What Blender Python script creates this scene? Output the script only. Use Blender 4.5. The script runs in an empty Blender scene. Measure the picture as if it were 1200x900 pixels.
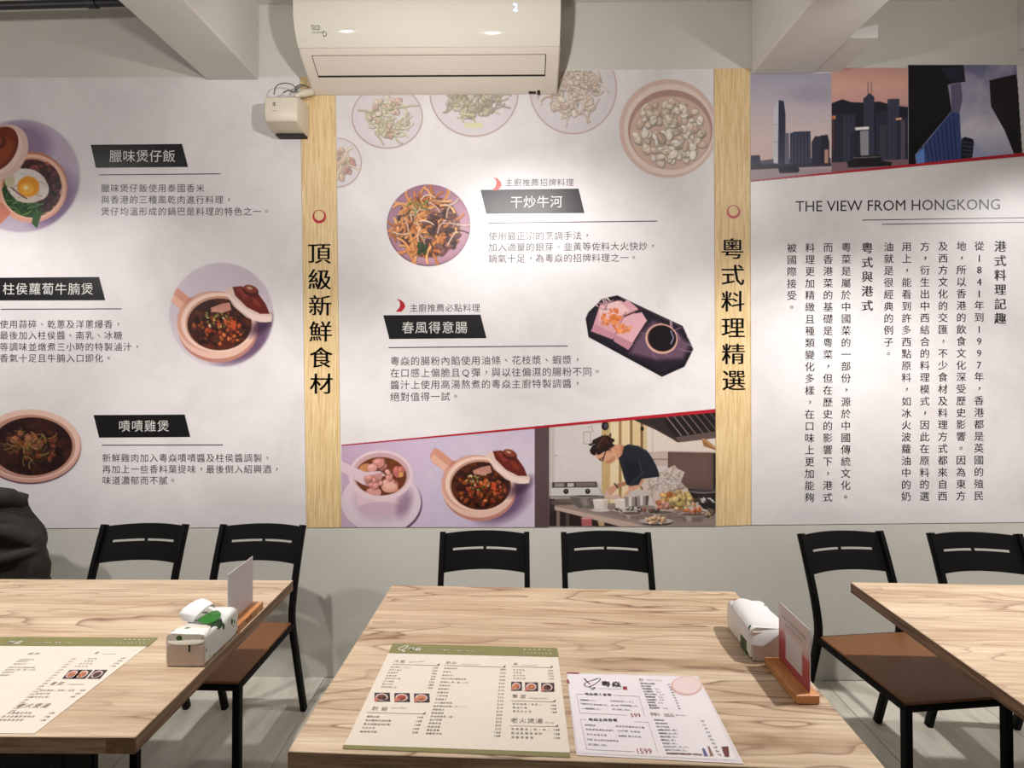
import bpy, bmesh, math, random
import numpy as np
from mathutils import Vector, Matrix

# ---------------------------------------------------------------- camera, light, exposure
SC = bpy.context.scene
COL = SC.collection
CAMZ, FPX, HZ, YAW = 1.55, 620.0, 419.0, 0.0097
cam = bpy.data.cameras.new('camera'); cam.sensor_width = 36; cam.lens = FPX / 1200 * 36
cam.shift_y = -(450 - HZ) / 1200; cam.clip_start = 0.02
camo = bpy.data.objects.new('camera', cam); COL.objects.link(camo)
camo.location = (0, 0, CAMZ); camo.rotation_euler = (math.pi / 2, 0, YAW)
SC.camera = camo
SC.view_settings.view_transform = 'Standard'; SC.view_settings.look = 'None'
SC.view_settings.gamma = 1; SC.view_settings.use_curve_mapping = False
SC.view_settings.exposure = 0.42
wd = bpy.data.worlds.new('room_glow'); SC.world = wd; wd.use_nodes = True
wd.node_tree.nodes['Background'].inputs[0].default_value = (1.0, 0.955, 0.91, 1)
wd.node_tree.nodes['Background'].inputs[1].default_value = 0.115

def spot(x, y, z, tx, ty, tz, e, ang=130, r=0.035, col=(1, 0.965, 0.945), blend=0.6):
    l = bpy.data.lights.new('track_or_fill_spot', 'SPOT'); l.energy = e; l.color = col
    l.spot_size = math.radians(ang); l.spot_blend = blend; l.shadow_soft_size = r
    o = bpy.data.objects.new('track_or_fill_spot', l); COL.objects.link(o); o.location = (x, y, z)
    o.rotation_euler = (Vector((tx, ty, tz)) - Vector((x, y, z))).to_track_quat('-Z', 'Y').to_euler()
LZ = 2.62
spot(-2.75, 1.35, LZ, -2.6, 2.0, 1.0, 78, 118)
spot(-1.05, 1.30, LZ, -1.10, 1.7, 0.9, 84, 98, r=0.025, blend=0.7)
spot(-1.05, 1.30, LZ, -1.30, 2.5, 2.45, 12, 128, r=0.025, blend=0.5)  # weak second spot added to wash the wall and air conditioner
spot(-0.15, 1.38, 2.55, -0.10, 2.5, 2.62, 31, 136, r=0.025, blend=0.35)
spot(0.15, 1.34, LZ, 0.15, 2.3, 1.85, 46, 76, blend=0.9)  # extra spot added to light the central poster
spot(1.58, 1.42, LZ, 1.42, 1.85, 0.8, 108, 106, blend=0.7)
spot(1.58, 1.42, LZ, 1.90, 2.5, 2.50, 13, 126, r=0.025, blend=0.5)  # added wall-wash spot that lifts the upper right of the wall
spot(-2.75, 1.35, LZ, -2.50, 2.5, 2.40, 12, 126, r=0.025, blend=0.5)  # added fill spot brightening the top of the left poster
spot(3.30, 1.38, LZ, 3.0, 2.1, 1.2, 86, 118)
al = bpy.data.lights.new('room_fill_light', 'AREA'); al.shape = 'RECTANGLE'; al.size = 3.5; al.size_y = 1.2  # soft ambient fill added for the unseen room behind the camera
al.energy = 12; al.color = (1, 0.96, 0.92)
alo = bpy.data.objects.new('room_fill_light', al); COL.objects.link(alo); alo.location = (0.3, -1.6, 2.85)

WY = 2.556                       # back wall plane
TZ = 0.75                        # table top height
PXM = FPX / WY                   # pixels per metre on the wall

def ray(px, py):
    u, v = (px - 600) / FPX, -(py - HZ) / FPX
    return Vector((u * math.cos(YAW) - math.sin(YAW), u * math.sin(YAW) + math.cos(YAW), v))
def on_wall(px, py, y=WY):
    d = ray(px, py); t = y / d.y
    return d.x * t, CAMZ + d.z * t
def on_level(px, py, z=TZ):
    d = ray(px, py); t = (z - CAMZ) / d.z
    return d.x * t, d.y * t

# ---------------------------------------------------------------- object helpers
def mesh_obj(name, me, mat=None, parent=None):
    o = bpy.data.objects.new(name, me); COL.objects.link(o)
    if mat is not None: me.materials.append(mat)
    if parent is not None: o.parent = parent
    return o
def obj(name, bm, mat=None, parent=None, smooth=False):
    me = bpy.data.meshes.new(name)
    bmesh.ops.recalc_face_normals(bm, faces=bm.faces[:])
    if smooth:
        for f in bm.faces: f.smooth = True
    bm.to_mesh(me); bm.free()
    if smooth:
        try: me.set_sharp_from_angle(angle=math.radians(38))
        except Exception: pass
    return mesh_obj(name, me, mat, parent)
def tag(o, label=None, cat=None, group=None, kind=None):
    if label: o['label'] = label
    if cat: o['category'] = cat
    if group: o['group'] = group
    if kind: o['kind'] = kind
    return o
def thing(name, label, cat, loc=(0, 0, 0), rz=0, group=None):
    o = bpy.data.objects.new(name, None); COL.objects.link(o); o.empty_display_size = 0.05
    o.location = loc; o.rotation_euler = (0, 0, rz)
    return tag(o, label, cat, group)
def dup(root, loc, rz, label=None):
    r = root.copy(); COL.objects.link(r); r.location = loc; r.rotation_euler = (0, 0, rz)
    if label: r['label'] = label
    for ch in list(root.children):
        c = ch.copy(); COL.objects.link(c); c.parent = r
        for g in ch.children:
            d = g.copy(); COL.objects.link(d); d.parent = c
    return r
def box(bm, x0, y0, z0, x1, y1, z1, bev=0.0, seg=2):
    r = bmesh.ops.create_cube(bm, size=1)
    vs = r['verts']
    for v in vs:
        v.co = Vector(((x0 + x1) / 2 + v.co.x * (x1 - x0), (y0 + y1) / 2 + v.co.y * (y1 - y0), (z0 + z1) / 2 + v.co.z * (z1 - z0)))
    if bev > 0:
        es = list({e for v in vs for e in v.link_edges})
        bmesh.ops.bevel(bm, geom=es, offset=bev, segments=seg, profile=0.5, affect='EDGES')
    return bm
def newbox(*a, **k):
    bm = bmesh.new(); box(bm, *a, **k); return bm
def sweep(bm, pts, w, d, side=Vector((1, 0, 0)), bev=0.25):
    """rounded rectangular bar along a polyline; w along 'side', d across"""
    pts = [Vector(p) for p in pts]; rings = []
    c = bev
    prof = [(-1 + c, -1), (1 - c, -1), (1, -1 + c), (1, 1 - c), (1 - c, 1), (-1 + c, 1), (-1, 1 - c), (-1, -1 + c)]
    for i, p in enumerate(pts):
        t = (pts[min(i + 1, len(pts) - 1)] - pts[max(i - 1, 0)]).normalized()
        n = t.cross(side).normalized(); s = n.cross(t).normalized()
        rings.append([bm.verts.new(p + s * (a * w / 2) + n * (b * d / 2)) for a, b in prof])
    for a, b in zip(rings[:-1], rings[1:]):
        for k in range(8): bm.faces.new((a[k], a[(k + 1) % 8], b[(k + 1) % 8], b[k]))
    bm.faces.new(rings[0]); bm.faces.new(rings[-1][::-1])
    return bm
def tube(bm, pts, r, n=10):
    pts = [Vector(p) for p in pts]; rings = []; up = Vector((0.13, 0.21, 0.97))
    for i, p in enumerate(pts):
        t = (pts[min(i + 1, len(pts) - 1)] - pts[max(i - 1, 0)]).normalized()
        a = t.cross(up).normalized(); b = t.cross(a).normalized()
        rr = r[i] if isinstance(r, (list, tuple)) else r
        rings.append([bm.verts.new(p + (a * math.cos(2 * math.pi * k / n) + b * math.sin(2 * math.pi * k / n)) * rr) for k in range(n)])
    for a, b in zip(rings[:-1], rings[1:]):
        for k in range(n): bm.faces.new((a[k], a[(k + 1) % n], b[(k + 1) % n], b[k]))
    bm.faces.new(rings[0]); bm.faces.new(rings[-1][::-1])
    return bm
def spline(pts, n=8):
    P = [Vector(p) for p in pts]; P = [P[0]] + P + [P[-1]]; out = []
    for i in range(1, len(P) - 2):
        for k in range(n):
            t = k / n; a, b, c, d = P[i - 1], P[i], P[i + 1], P[i + 2]
            out.append(0.5 * ((2 * b) + (c - a) * t + (2 * a - 5 * b + 4 * c - d) * t * t + (3 * b - a - 3 * c + d) * t ** 3))
    out.append(P[-2]); return out

# ---------------------------------------------------------------- materials
def lin(c):
    return tuple(((v / 255) / 12.92 if v / 255 <= 0.04045 else ((v / 255 + 0.055) / 1.055) ** 2.4) for v in c)
class NT:
    def __init__(s, name):
        s.m = bpy.data.materials.new(name); s.m.use_nodes = True; s.t = s.m.node_tree
        s.b = s.t.nodes['Principled BSDF']
    def n(s, typ, **k):
        nd = s.t.nodes.new(typ)
        for a, v in k.items():
            if a.startswith('i_'):
                key = a[2:].replace('_', ' ')
                nd.inputs[int(key) if key.isdigit() else key].default_value = v
            else: setattr(nd, a, v)
        return nd
    def l(s, a, b): s.t.links.new(a, b)
def plain(name, c, rough=0.5, metal=0.0, spec=None, noise=0.0, nscale=20, bump=0.0, bscale=200, emis=0.0, trans=0.0, sheen=0.0):
    T = NT(name); b = T.b; c = lin(c)
    b.inputs['Base Color'].default_value = (*c, 1); b.inputs['Roughness'].default_value = rough
    b.inputs['Metallic'].default_value = metal
    if spec is not None: b.inputs['Specular IOR Level'].default_value = spec
    if trans: b.inputs['Transmission Weight'].default_value = trans
    if emis:
        b.inputs['Emission Color'].default_value = (*c, 1); b.inputs['Emission Strength'].default_value = emis
    tc = T.n('ShaderNodeTexCoord')
    if noise:
        nz = T.n('ShaderNodeTexNoise', i_Scale=nscale, i_Detail=5.0); T.l(tc.outputs['Object'], nz.inputs['Vector'])
        r = T.n('ShaderNodeValToRGB')
        r.color_ramp.elements[0].position = 0.3; r.color_ramp.elements[1].position = 0.7
        r.color_ramp.elements[0].color = (*[v * (1 - noise) for v in c], 1); r.color_ramp.elements[1].color = (*[min(1, v * (1 + noise)) for v in c], 1)
        T.l(nz.outputs['Fac'], r.inputs[0]); T.l(r.outputs[0], b.inputs['Base Color'])
    if bump:
        nz = T.n('ShaderNodeTexNoise', i_Scale=bscale, i_Detail=4.0); T.l(tc.outputs['Object'], nz.inputs['Vector'])
        bp = T.n('ShaderNodeBump', i_Strength=bump, i_Distance=0.002); T.l(nz.outputs['Fac'], bp.inputs['Height']); T.l(bp.outputs[0], b.inputs['Normal'])
    return T.m
def ramp(T, stops):
    r = T.n('ShaderNodeValToRGB'); cr = r.color_ramp
    while len(cr.elements) < len(stops): cr.elements.new(0.5)
    for e, (p, c) in zip(cr.elements, stops): e.position = p; e.color = (*lin(c), 1)
    return r
def table_wood(name, seed, tint=1.0):
    """pale laminate: long soft grain along x, thin brown veins that wander"""
    T = NT(name); b = T.b
    tc = T.n('ShaderNodeTexCoord')
    mp = T.n('ShaderNodeMapping'); mp.inputs['Location'].default_value = (seed, seed * 1.7, 0); mp.inputs['Scale'].default_value = (0.75, 4.2, 4.2)
    T.l(tc.outputs['Object'], mp.inputs['Vector'])
    big = T.n('ShaderNodeTexNoise', i_Scale=1.3, i_Detail=3.0, i_Roughness=0.5, i_Distortion=0.4); T.l(mp.outputs[0], big.inputs['Vector'])
    # veins = contour bands of the stretched noise
    mu = T.n('ShaderNodeMath', operation='MULTIPLY'); mu.inputs[1].default_value = 11.0; T.l(big.outputs['Fac'], mu.inputs[0])
    fr = T.n('ShaderNodeMath', operation='FRACT'); T.l(mu.outputs[0], fr.inputs[0])
    vein = ramp(T, [(0.0, (255, 255, 255)), (0.30, (242, 242, 242)), (0.44, (178, 178, 178)), (0.485, (0, 0, 0)), (0.505, (0, 0, 0)), (0.525, (215, 215, 215)), (0.56, (255, 255, 255))])
    T.l(fr.outputs[0], vein.inputs[0])
    # where veins show
    wn = T.n('ShaderNodeTexNoise', i_Scale=1.1, i_Detail=2.0); mp2 = T.n('ShaderNodeMapping'); mp2.inputs['Scale'].default_value = (1.2, 4.5, 4); mp2.inputs['Location'].default_value = (seed * 3, 2, 1)
    T.l(tc.outputs['Object'], mp2.inputs['Vector']); T.l(mp2.outputs[0], wn.inputs['Vector'])
    wr = ramp(T, [(0.36, (0, 0, 0)), (0.58, (255, 255, 255))]); T.l(wn.outputs['Fac'], wr.inputs[0])
    # fine fibre
    mp3 = T.n('ShaderNodeMapping'); mp3.inputs['Scale'].default_value = (3.0, 70, 70); T.l(tc.outputs['Object'], mp3.inputs['Vector'])
    fi = T.n('ShaderNodeTexNoise', i_Scale=1.5, i_Detail=6.0, i_Roughness=0.65); T.l(mp3.outputs[0], fi.inputs['Vector'])
    mp4 = T.n('ShaderNodeMapping'); mp4.inputs['Scale'].default_value = (1.0, 16, 16); mp4.inputs['Location'].default_value = (seed, seed, 0); T.l(tc.outputs['Object'], mp4.inputs['Vector'])
    md = T.n('ShaderNodeTexNoise', i_Scale=1.2, i_Detail=4.0); T.l(mp4.outputs[0], md.inputs['Vector'])
    base = ramp(T, [(0.25, (190, 160, 126)), (0.42, (206, 181, 151)), (0.58, (220, 197, 167)), (0.75, (230, 211, 184))]); T.l(md.outputs['Fac'], base.inputs[0])
    fib = ramp(T, [(0.3, (200, 190, 178)), (0.65, (255, 255, 255))]); T.l(fi.outputs['Fac'], fib.inputs[0])
    m1 = T.n('ShaderNodeMix', data_type='RGBA', blend_type='MULTIPLY'); m1.inputs[0].default_value = 0.8
    T.l(base.outputs[0], m1.inputs[6]); T.l(fib.outputs[0], m1.inputs[7])
    inv = T.n('ShaderNodeMath', operation='SUBTRACT'); inv.inputs[0].default_value = 1.0; T.l(vein.outputs[0], inv.inputs[1])
    fm = T.n('ShaderNodeMath', operation='MULTIPLY'); T.l(inv.outputs[0], fm.inputs[0]); T.l(wr.outputs[0], fm.inputs[1])
    fs = T.n('ShaderNodeMath', operation='MULTIPLY'); fs.inputs[1].default_value = 0.8; T.l(fm.outputs[0], fs.inputs[0])
    m2 = T.n('ShaderNodeMix', data_type='RGBA'); T.l(fs.outputs[0], m2.inputs[0]); T.l(m1.outputs[2], m2.inputs[6])
    m2.inputs[7].default_value = (*lin((112, 72, 46)), 1)
    T.l(m2.outputs[2], b.inputs['Base Color'])
    b.inputs['Roughness'].default_value = 0.42
    bp = T.n('ShaderNodeBump', i_Strength=0.08, i_Distance=0.001); T.l(fi.outputs['Fac'], bp.inputs['Height']); T.l(bp.outputs[0], b.inputs['Normal'])
    return T.m
def strip_wood(name):
    T = NT(name); tc = T.n('ShaderNodeTexCoord')
    mp = T.n('ShaderNodeMapping'); mp.inputs['Scale'].default_value = (60, 60, 2.6); T.l(tc.outputs['Object'], mp.inputs['Vector'])
    nz = T.n('ShaderNodeTexNoise', i_Scale=3.0, i_Detail=5.0, i_Roughness=0.6, i_Distortion=0.3); T.l(mp.outputs[0], nz.inputs['Vector'])
    r = ramp(T, [(0.3, (192, 160, 108)), (0.5, (216, 188, 138)), (0.7, (232, 208, 162))]); T.l(nz.outputs['Fac'], r.inputs[0])
    T.l(r.outputs[0], T.b.inputs['Base Color']); T.b.inputs['Roughness'].default_value = 0.5
    return T.m
def oak(name, c0, c1):
    T = NT(name); tc = T.n('ShaderNodeTexCoord')
    mp = T.n('ShaderNodeMapping'); mp.inputs['Scale'].default_value = (90, 8, 90); T.l(tc.outputs['Object'], mp.inputs['Vector'])
    nz = T.n('ShaderNodeTexNoise', i_Scale=3.0, i_Detail=4.0); T.l(mp.outputs[0], nz.inputs['Vector'])
    r = ramp(T, [(0.3, c0), (0.7, c1)]); T.l(nz.outputs['Fac'], r.inputs[0])
    T.l(r.outputs[0], T.b.inputs['Base Color']); T.b.inputs['Roughness'].default_value = 0.4
    return T.m
POSTER_WHITE = (218, 213, 213)
def poster_paper(name, attr=False, c=POSTER_WHITE, rough=0.36, gain=1.0):
    """printed vinyl: faint washed pattern; with attr=True the print colour is mixed in from the colour attribute"""
    T = NT(name); tc = T.n('ShaderNodeTexCoord'); geo = T.n('ShaderNodeNewGeometry')
    nz = T.n('ShaderNodeTexNoise', i_Scale=2.2, i_Detail=7.0, i_Roughness=0.65, i_Distortion=0.8); T.l(geo.outputs['Position'], nz.inputs['Vector'])
    d = tuple(v - 9 for v in c); e = tuple(min(255, v + 4) for v in c)
    r = ramp(T, [(0.35, d), (0.6, e)]); T.l(nz.outputs['Fac'], r.inputs[0])
    out = r.outputs[0]
    if attr:
        at = T.n('ShaderNodeVertexColor', layer_name='print')
        mx = T.n('ShaderNodeMix', data_type='RGBA')
        T.l(at.outputs['Alpha'], mx.inputs[0]); T.l(out, mx.inputs[6])
        if gain != 1.0:
            g = T.n('ShaderNodeMix', data_type='RGBA', blend_type='MULTIPLY'); g.inputs[0].default_value = 1.0
            g.inputs[7].default_value = (gain, gain, gain, 1); T.l(at.outputs['Color'], g.inputs[6]); T.l(g.outputs[2], mx.inputs[7])
        else: T.l(at.outputs['Color'], mx.inputs[7])
        out = mx.outputs[2]
    T.l(out, T.b.inputs['Base Color']); T.b.inputs['Roughness'].default_value = rough
    T.b.inputs['Specular IOR Level'].default_value = 0.35
    return T.m

M = {}
M['wall'] = plain('wall_paint_grey', (200, 197, 188), 0.55, noise=0.03, nscale=3, bump=0.05, bscale=90)
M['ceil'] = plain('ceiling_paint', (196, 192, 186), 0.8, noise=0.04, nscale=4, bump=0.15, bscale=60)
M['beam'] = plain('beam_paint', (200, 196, 190), 0.7, noise=0.03, nscale=5, bump=0.12, bscale=50)
M['paper'] = poster_paper('printed_vinyl')
M['print'] = poster_paper('printed_picture', attr=True, gain=0.86)
M['ink'] = plain('black_print', (16, 14, 16), 0.38, spec=0.4)
M['body_ink'] = plain('grey_print', (62, 54, 60), 0.4, spec=0.35)
M['pale_ink'] = plain('pale_print', (205, 203, 198), 0.4)
M['red_ink'] = plain('crimson_print', (170, 22, 40), 0.4)
M['rule_ink'] = plain('plum_print', (66, 50, 66), 0.4)
M['bamboo'] = strip_wood('pale_wood_print')
M['black_metal'] = plain('black_powder_coat', (4, 4, 4), 0.6, spec=0.15, bump=0.05, bscale=600)
M['seat'] = plain('tan_vinyl', (120, 78, 42), 0.5, noise=0.05, nscale=60, bump=0.25, bscale=500)
M['edge'] = plain('edge_band', (118, 88, 64), 0.5, noise=0.2, nscale=25)
M['ac'] = plain('cream_plastic', (206, 201, 189), 0.05)
M['ac2'] = plain('cream_plastic_matt', (206, 196, 184), 0.35)
M['dark'] = plain('dark_gap', (22, 20, 20), 0.6)
M['cream'] = plain('cream_box_plastic', (206, 196, 178), 0.4)
M['greyp'] = plain('grey_box_plastic', (150, 140, 128), 0.5)
M['cable'] = plain('grey_cable', (90, 86, 84), 0.5)
M['pipe'] = plain('black_conduit', (26, 26, 30), 0.5)
M['glow'] = plain('blue_led', (120, 180, 255), 0.5, emis=5)
M['tissue'] = plain('tissue_paper', (232, 230, 230), 0.9, bump=0.3, bscale=120)
M['tissue_side'] = plain('stacked_tissue', (214, 196, 184), 0.8, noise=0.03, nscale=200)
M['oak'] = oak('sign_block_wood', (184, 116, 64), (222, 158, 98))
M['cloth'] = plain('dark_brown_cloth', (40, 34, 28), 0.9, noise=0.2, nscale=12, bump=0.5, bscale=250)

def quad_mesh(pts):
    me = bpy.data.meshes.new('sheet'); me.from_pydata([tuple(p) for p in pts], [], [tuple(range(len(pts)))]); return me

# ---------------------------------------------------------------- lettering
_gl = {}; _fo = {}
def glyph(s, off):
    k = (s, off)
    if k in _gl: return _gl[k]
    if off not in _fo:
        c = bpy.data.curves.new('lettering_source', 'FONT'); c.resolution_u = 2; c.offset = off
        o = bpy.data.objects.new('lettering_source', c); COL.objects.link(o); _fo[off] = o
    o = _fo[off]; o.data.body = s
    dg = bpy.context.evaluated_depsgraph_get(); dg.update()
    me = bpy.data.meshes.new_from_object(o.evaluated_get(dg))
    g = (np.array([v.co[:2] for v in me.vertices]) if len(me.vertices) else np.zeros((0, 2)), [tuple(p.vertices) for p in me.polygons])
    bpy.data.meshes.remove(me); _gl[k] = g; return g
class Ink:
    """collects letters and flat print shapes that lie on one plane"""
    def __init__(s, plane, off): s.v = []; s.f = []; s.plane = plane; s.off = off
    def add(s, pts, faces):
        b = len(s.v); s.v += [tuple(p) for p in pts]; s.f += [tuple(i + b for i in f) for f in faces]
    def poly(s, pts): s.add(pts, [tuple(range(len(pts)))])
    def done(s, name, mat, parent):
        me = bpy.data.meshes.new(name)
        me.from_pydata([s.plane(x, y, s.off) for x, y in s.v], [], s.f); me.update()
        o = mesh_obj(name, me, mat, parent)
        if name in SMALL: o['kind'] = 'stuff'      # print too small to pick apart
        return o
SMALL = ('lettering', 'text_line', 'text_column', 'column_heading', 'title_lettering', 'dish_list', 'small_caption', 'section_title', 'frame_line', 'red_print', 'rule_line', 'badge', 'chilli_mark')
def wall_plane(a, b, off): return (a, WY - 0.003 - off, b)
PUN = {'，': (0.3, 0.3), '。': (0.3, 0.3), '、': (0.3, 0.28)}
def put(ink, ch, cx, cy, size, off=0.0, sx=1.0, ux=(1, 0), uy=(0, 1)):
    if ch == ' ': return
    v, f = glyph(ch, 0.0)
    if not len(v): return
    dx, dy = PUN.get(ch, (0, 0))
    if ord(ch) < 256: dx = 0.5 - (v[:, 0].max() + v[:, 0].min()) / 2
    for sh in ((0,) if off <= 0.004 else (-off * 1.1, off * 1.1)):
        a = (v[:, 0] - 0.5 + dx + sh) * size * sx; b = (v[:, 1] - 0.38 + dy) * size
        ink.add([(cx + p * ux[0] + q * uy[0], cy + p * ux[1] + q * uy[1]) for p, q in zip(a, b)], f)
def wtext(ink, s, x, y, pitch, size, slope=0.0, off=0.0, sx=1.0, vertical=False, dxv=0.0):
    """letters printed on the wall: photo-pixel pitch and size converted to metres on the wall plane"""
    for i, ch in enumerate(s):
        px, py = (x + i * dxv, y + i * pitch) if vertical else (x + (i + 0.5) * pitch, y + (i + 0.5) * pitch * slope)
        X, Z = on_wall(px, py); put(ink, ch, X, Z, size / PXM, off, sx)
def wword(ink, s, x0, x1, ybase, cap, slope=0.0, off=0.0, ux=None, plane='wall'):
    v, f = glyph(s, 0.0)
    mx, w = v[:, 0].min(), v[:, 0].max() - v[:, 0].min(); h = glyph('H', 0.0)[0][:, 1].max()
    pts = [on_wall(x0 + (a - mx) / w * (x1 - x0), ybase - b / h * cap + slope * (a - mx) / w * (x1 - x0)) for a, b in v]
    ink.add(pts, f)
def wpoly(ink, pts): ink.poly([on_wall(*p) for p in pts][::-1])
def wline(ink, a, b, w0, w1=None):
    w1 = w0 if w1 is None else w1
    wpoly(ink, [(a[0], a[1] - w0 / 2), (b[0], b[1] - w1 / 2), (b[0], b[1] + w1 / 2), (a[0], a[1] + w0 / 2)])

# ---------------------------------------------------------------- painter for the printed pictures
class Canvas:
    def __init__(s, x0, y0, x1, y1, sc, bg, seed=1):
        s.x0, s.y0, s.x1, s.y1, s.sc = x0, y0, x1, y1, sc
        s.nx, s.ny = int((x1 - x0) * sc) + 1, int((y1 - y0) * sc) + 1
        s.X, s.Y = np.meshgrid(np.linspace(x0, x1, s.nx), np.linspace(y0, y1, s.ny))
        s.C = np.ones((s.ny, s.nx, 3)) * np.array(bg, float); s.A = np.ones((s.ny, s.nx)); s.clip = None
        s.rng = np.random.RandomState(seed); s.rnd = random.Random(seed)
    def win(s, a, b, c, d, m=3):
        i0 = max(0, int((a - m - s.x0) * s.sc)); i1 = min(s.nx, int((c + m - s.x0) * s.sc) + 2)
        j0 = max(0, int((b - m - s.y0) * s.sc)); j1 = min(s.ny, int((d + m - s.y0) * s.sc) + 2)
        return slice(j0, max(j0, j1)), slice(i0, max(i0, i1))
    def mix(s, w, al, col):
        if s.clip is not None: al = al * s.clip[w]
        al = al[..., None]; s.C[w] = s.C[w] * (1 - al) + np.array(col, float) * al
    def d_ell(s, X, Y, cx, cy, rx, ry, ang):
        c, n = math.cos(ang), math.sin(ang); u = ((X - cx) * c + (Y - cy) * n) / rx; v = (-(X - cx) * n + (Y - cy) * c) / ry
        return (np.sqrt(u * u + v * v) - 1) * min(rx, ry)
    def ell(s, cx, cy, rx, ry, col, ang=0.0, a=1.0, soft=0.8):
        R = max(rx, ry) + soft; w = s.win(cx - R, cy - R, cx + R, cy + R)
        if s.X[w].size == 0: return
        s.mix(w, np.clip(0.5 - s.d_ell(s.X[w], s.Y[w], cx, cy, rx, ry, ang) / soft, 0, 1) * a, col)
    def segd(s, X, Y, p, q):
        dx, dy = q[0] - p[0], q[1] - p[1]; L = dx * dx + dy * dy + 1e-9
        t = np.clip(((X - p[0]) * dx + (Y - p[1]) * dy) / L, 0, 1)
        return np.hypot(X - p[0] - t * dx, Y - p[1] - t * dy)
    def d_poly(s, X, Y, pts):
        ins = np.zeros(X.shape, bool); d = np.full(X.shape, 1e9)
        for p, q in zip(pts, pts[1:] + pts[:1]):
            d = np.minimum(d, s.segd(X, Y, p, q))
            if p[1] != q[1]: ins ^= ((p[1] > Y) != (q[1] > Y)) & (X < (q[0] - p[0]) * (Y - p[1]) / (q[1] - p[1]) + p[0])
        return np.where(ins, -d, d)
    def poly(s, pts, col, a=1.0, soft=0.8):
        xs = [p[0] for p in pts]; ys = [p[1] for p in pts]; w = s.win(min(xs), min(ys), max(xs), max(ys), soft + 2)
        if s.X[w].size == 0: return
        s.mix(w, np.clip(0.5 - s.d_poly(s.X[w], s.Y[w], list(pts)) / soft, 0, 1) * a, col)
    def line(s, pts, wd, col, a=1.0, soft=0.8):
        xs = [p[0] for p in pts]; ys = [p[1] for p in pts]; w = s.win(min(xs), min(ys), max(xs), max(ys), wd + 2)
        if s.X[w].size == 0: return
        d = np.full(s.X[w].shape, 1e9)
        for p, q in zip(pts[:-1], pts[1:]): d = np.minimum(d, s.segd(s.X[w], s.Y[w], p, q))
        s.mix(w, np.clip(0.5 - (d - wd / 2) / soft, 0, 1) * a, col)
    def noise(s, cell, oct=3):
        out = np.zeros((s.ny, s.nx)); amp = 1; tot = 0
        for o in range(oct):
            c = cell / 2 ** o; gx, gy = int((s.x1 - s.x0) / c) + 3, int((s.y1 - s.y0) / c) + 3
            g = s.rng.rand(gy, gx); u = (s.X - s.x0) / c; v = (s.Y - s.y0) / c
            i = u.astype(int); j = v.astype(int); fu = u - i; fv = v - j; fu = fu * fu * (3 - 2 * fu); fv = fv * fv * (3 - 2 * fv)
            out += amp * ((g[j, i] * (1 - fu) + g[j, i + 1] * fu) * (1 - fv) + (g[j + 1, i] * (1 - fu) + g[j + 1, i + 1] * fu) * fv); tot += amp; amp *= 0.55
        return out / tot
    def grad(s, stops, along='y'):
        t = (s.Y if along == 'y' else s.X); ks = [k for k, _ in stops]
        for ch in range(3): s.C[..., ch] = np.interp(t, ks, [c[ch] for _, c in stops])
    def setclip_ell(s, cx, cy, rx, ry, ang=0.0): s.clip = np.clip(0.5 - s.d_ell(s.X, s.Y, cx, cy, rx, ry, ang) / 0.8, 0, 1)
    def setclip_poly(s, pts): s.clip = np.clip(0.5 - s.d_poly(s.X, s.Y, list(pts)) / 0.8, 0, 1)
    def mottle(s, c1, c2, cell, a=1.0, thr=0.5, sharp=6):
        n = s.noise(cell); al = np.clip((n - thr) * sharp + 0.5, 0, 1) * a
        if s.clip is not None: al = al * s.clip
        t = s.noise(cell / 2)[..., None]; col = np.array(c1) * t + np.array(c2) * (1 - t); al = al[..., None]
        s.C = s.C * (1 - al) + col * al
    def chunks(s, cx, cy, rx, ry, n, size, cols, elong=2.0, a=1.0, shade=True):
        R = s.rnd
        for _ in range(n):
            t = R.random() * 6.283; r = math.sqrt(R.random()); x, y = cx + math.cos(t) * r * rx, cy + math.sin(t) * r * ry
            k = R.choice(cols); j = R.uniform(-14, 14); sz = size * R.uniform(0.6, 1.3); an = R.random() * 3.14
            col = tuple(min(255, max(0, v + j)) for v in k)
            if shade: s.ell(x + 0.5, y + 0.7, sz * elong, sz, tuple(v * 0.45 for v in col), an, a * 0.7, 1.2)
            s.ell(x, y, sz * elong * 0.9, sz * 0.85, col, an, a, 0.9)
            if shade: s.ell(x - sz * 0.2, y - sz * 0.3, sz * elong * 0.45, sz * 0.3, tuple(min(255, v * 1.25 + 12) for v in col), an, a * 0.6, 0.8)
    def strands(s, cx, cy, rx, ry, n, ln, wd, cols, a=1.0):
        R = s.rnd
        for _ in range(n):
            t = R.random() * 6.283; r = math.sqrt(R.random()); x, y = cx + math.cos(t) * r * rx, cy + math.sin(t) * r * ry
            an = R.random() * 6.283; cv = R.uniform(-0.5, 0.5); pts = [(x, y)]
            for k in range(4): an += cv; pts.append((pts[-1][0] + math.cos(an) * ln / 4, pts[-1][1] + math.sin(an) * ln / 4))
            k = R.choice(cols); j = R.uniform(-16, 16); col = tuple(min(255, max(0, v + j)) for v in k)
            s.line([(p[0] + 0.4, p[1] + 0.7) for p in pts], wd, tuple(v * 0.5 for v in col), a * 0.6)
            s.line(pts, wd * 0.8, col, a)
    def shadow(s, cx, cy, rx, ry, ang, a, col=(60, 40, 70), soft=8): s.ell(cx, cy, rx, ry, col, ang, a, soft)
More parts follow.
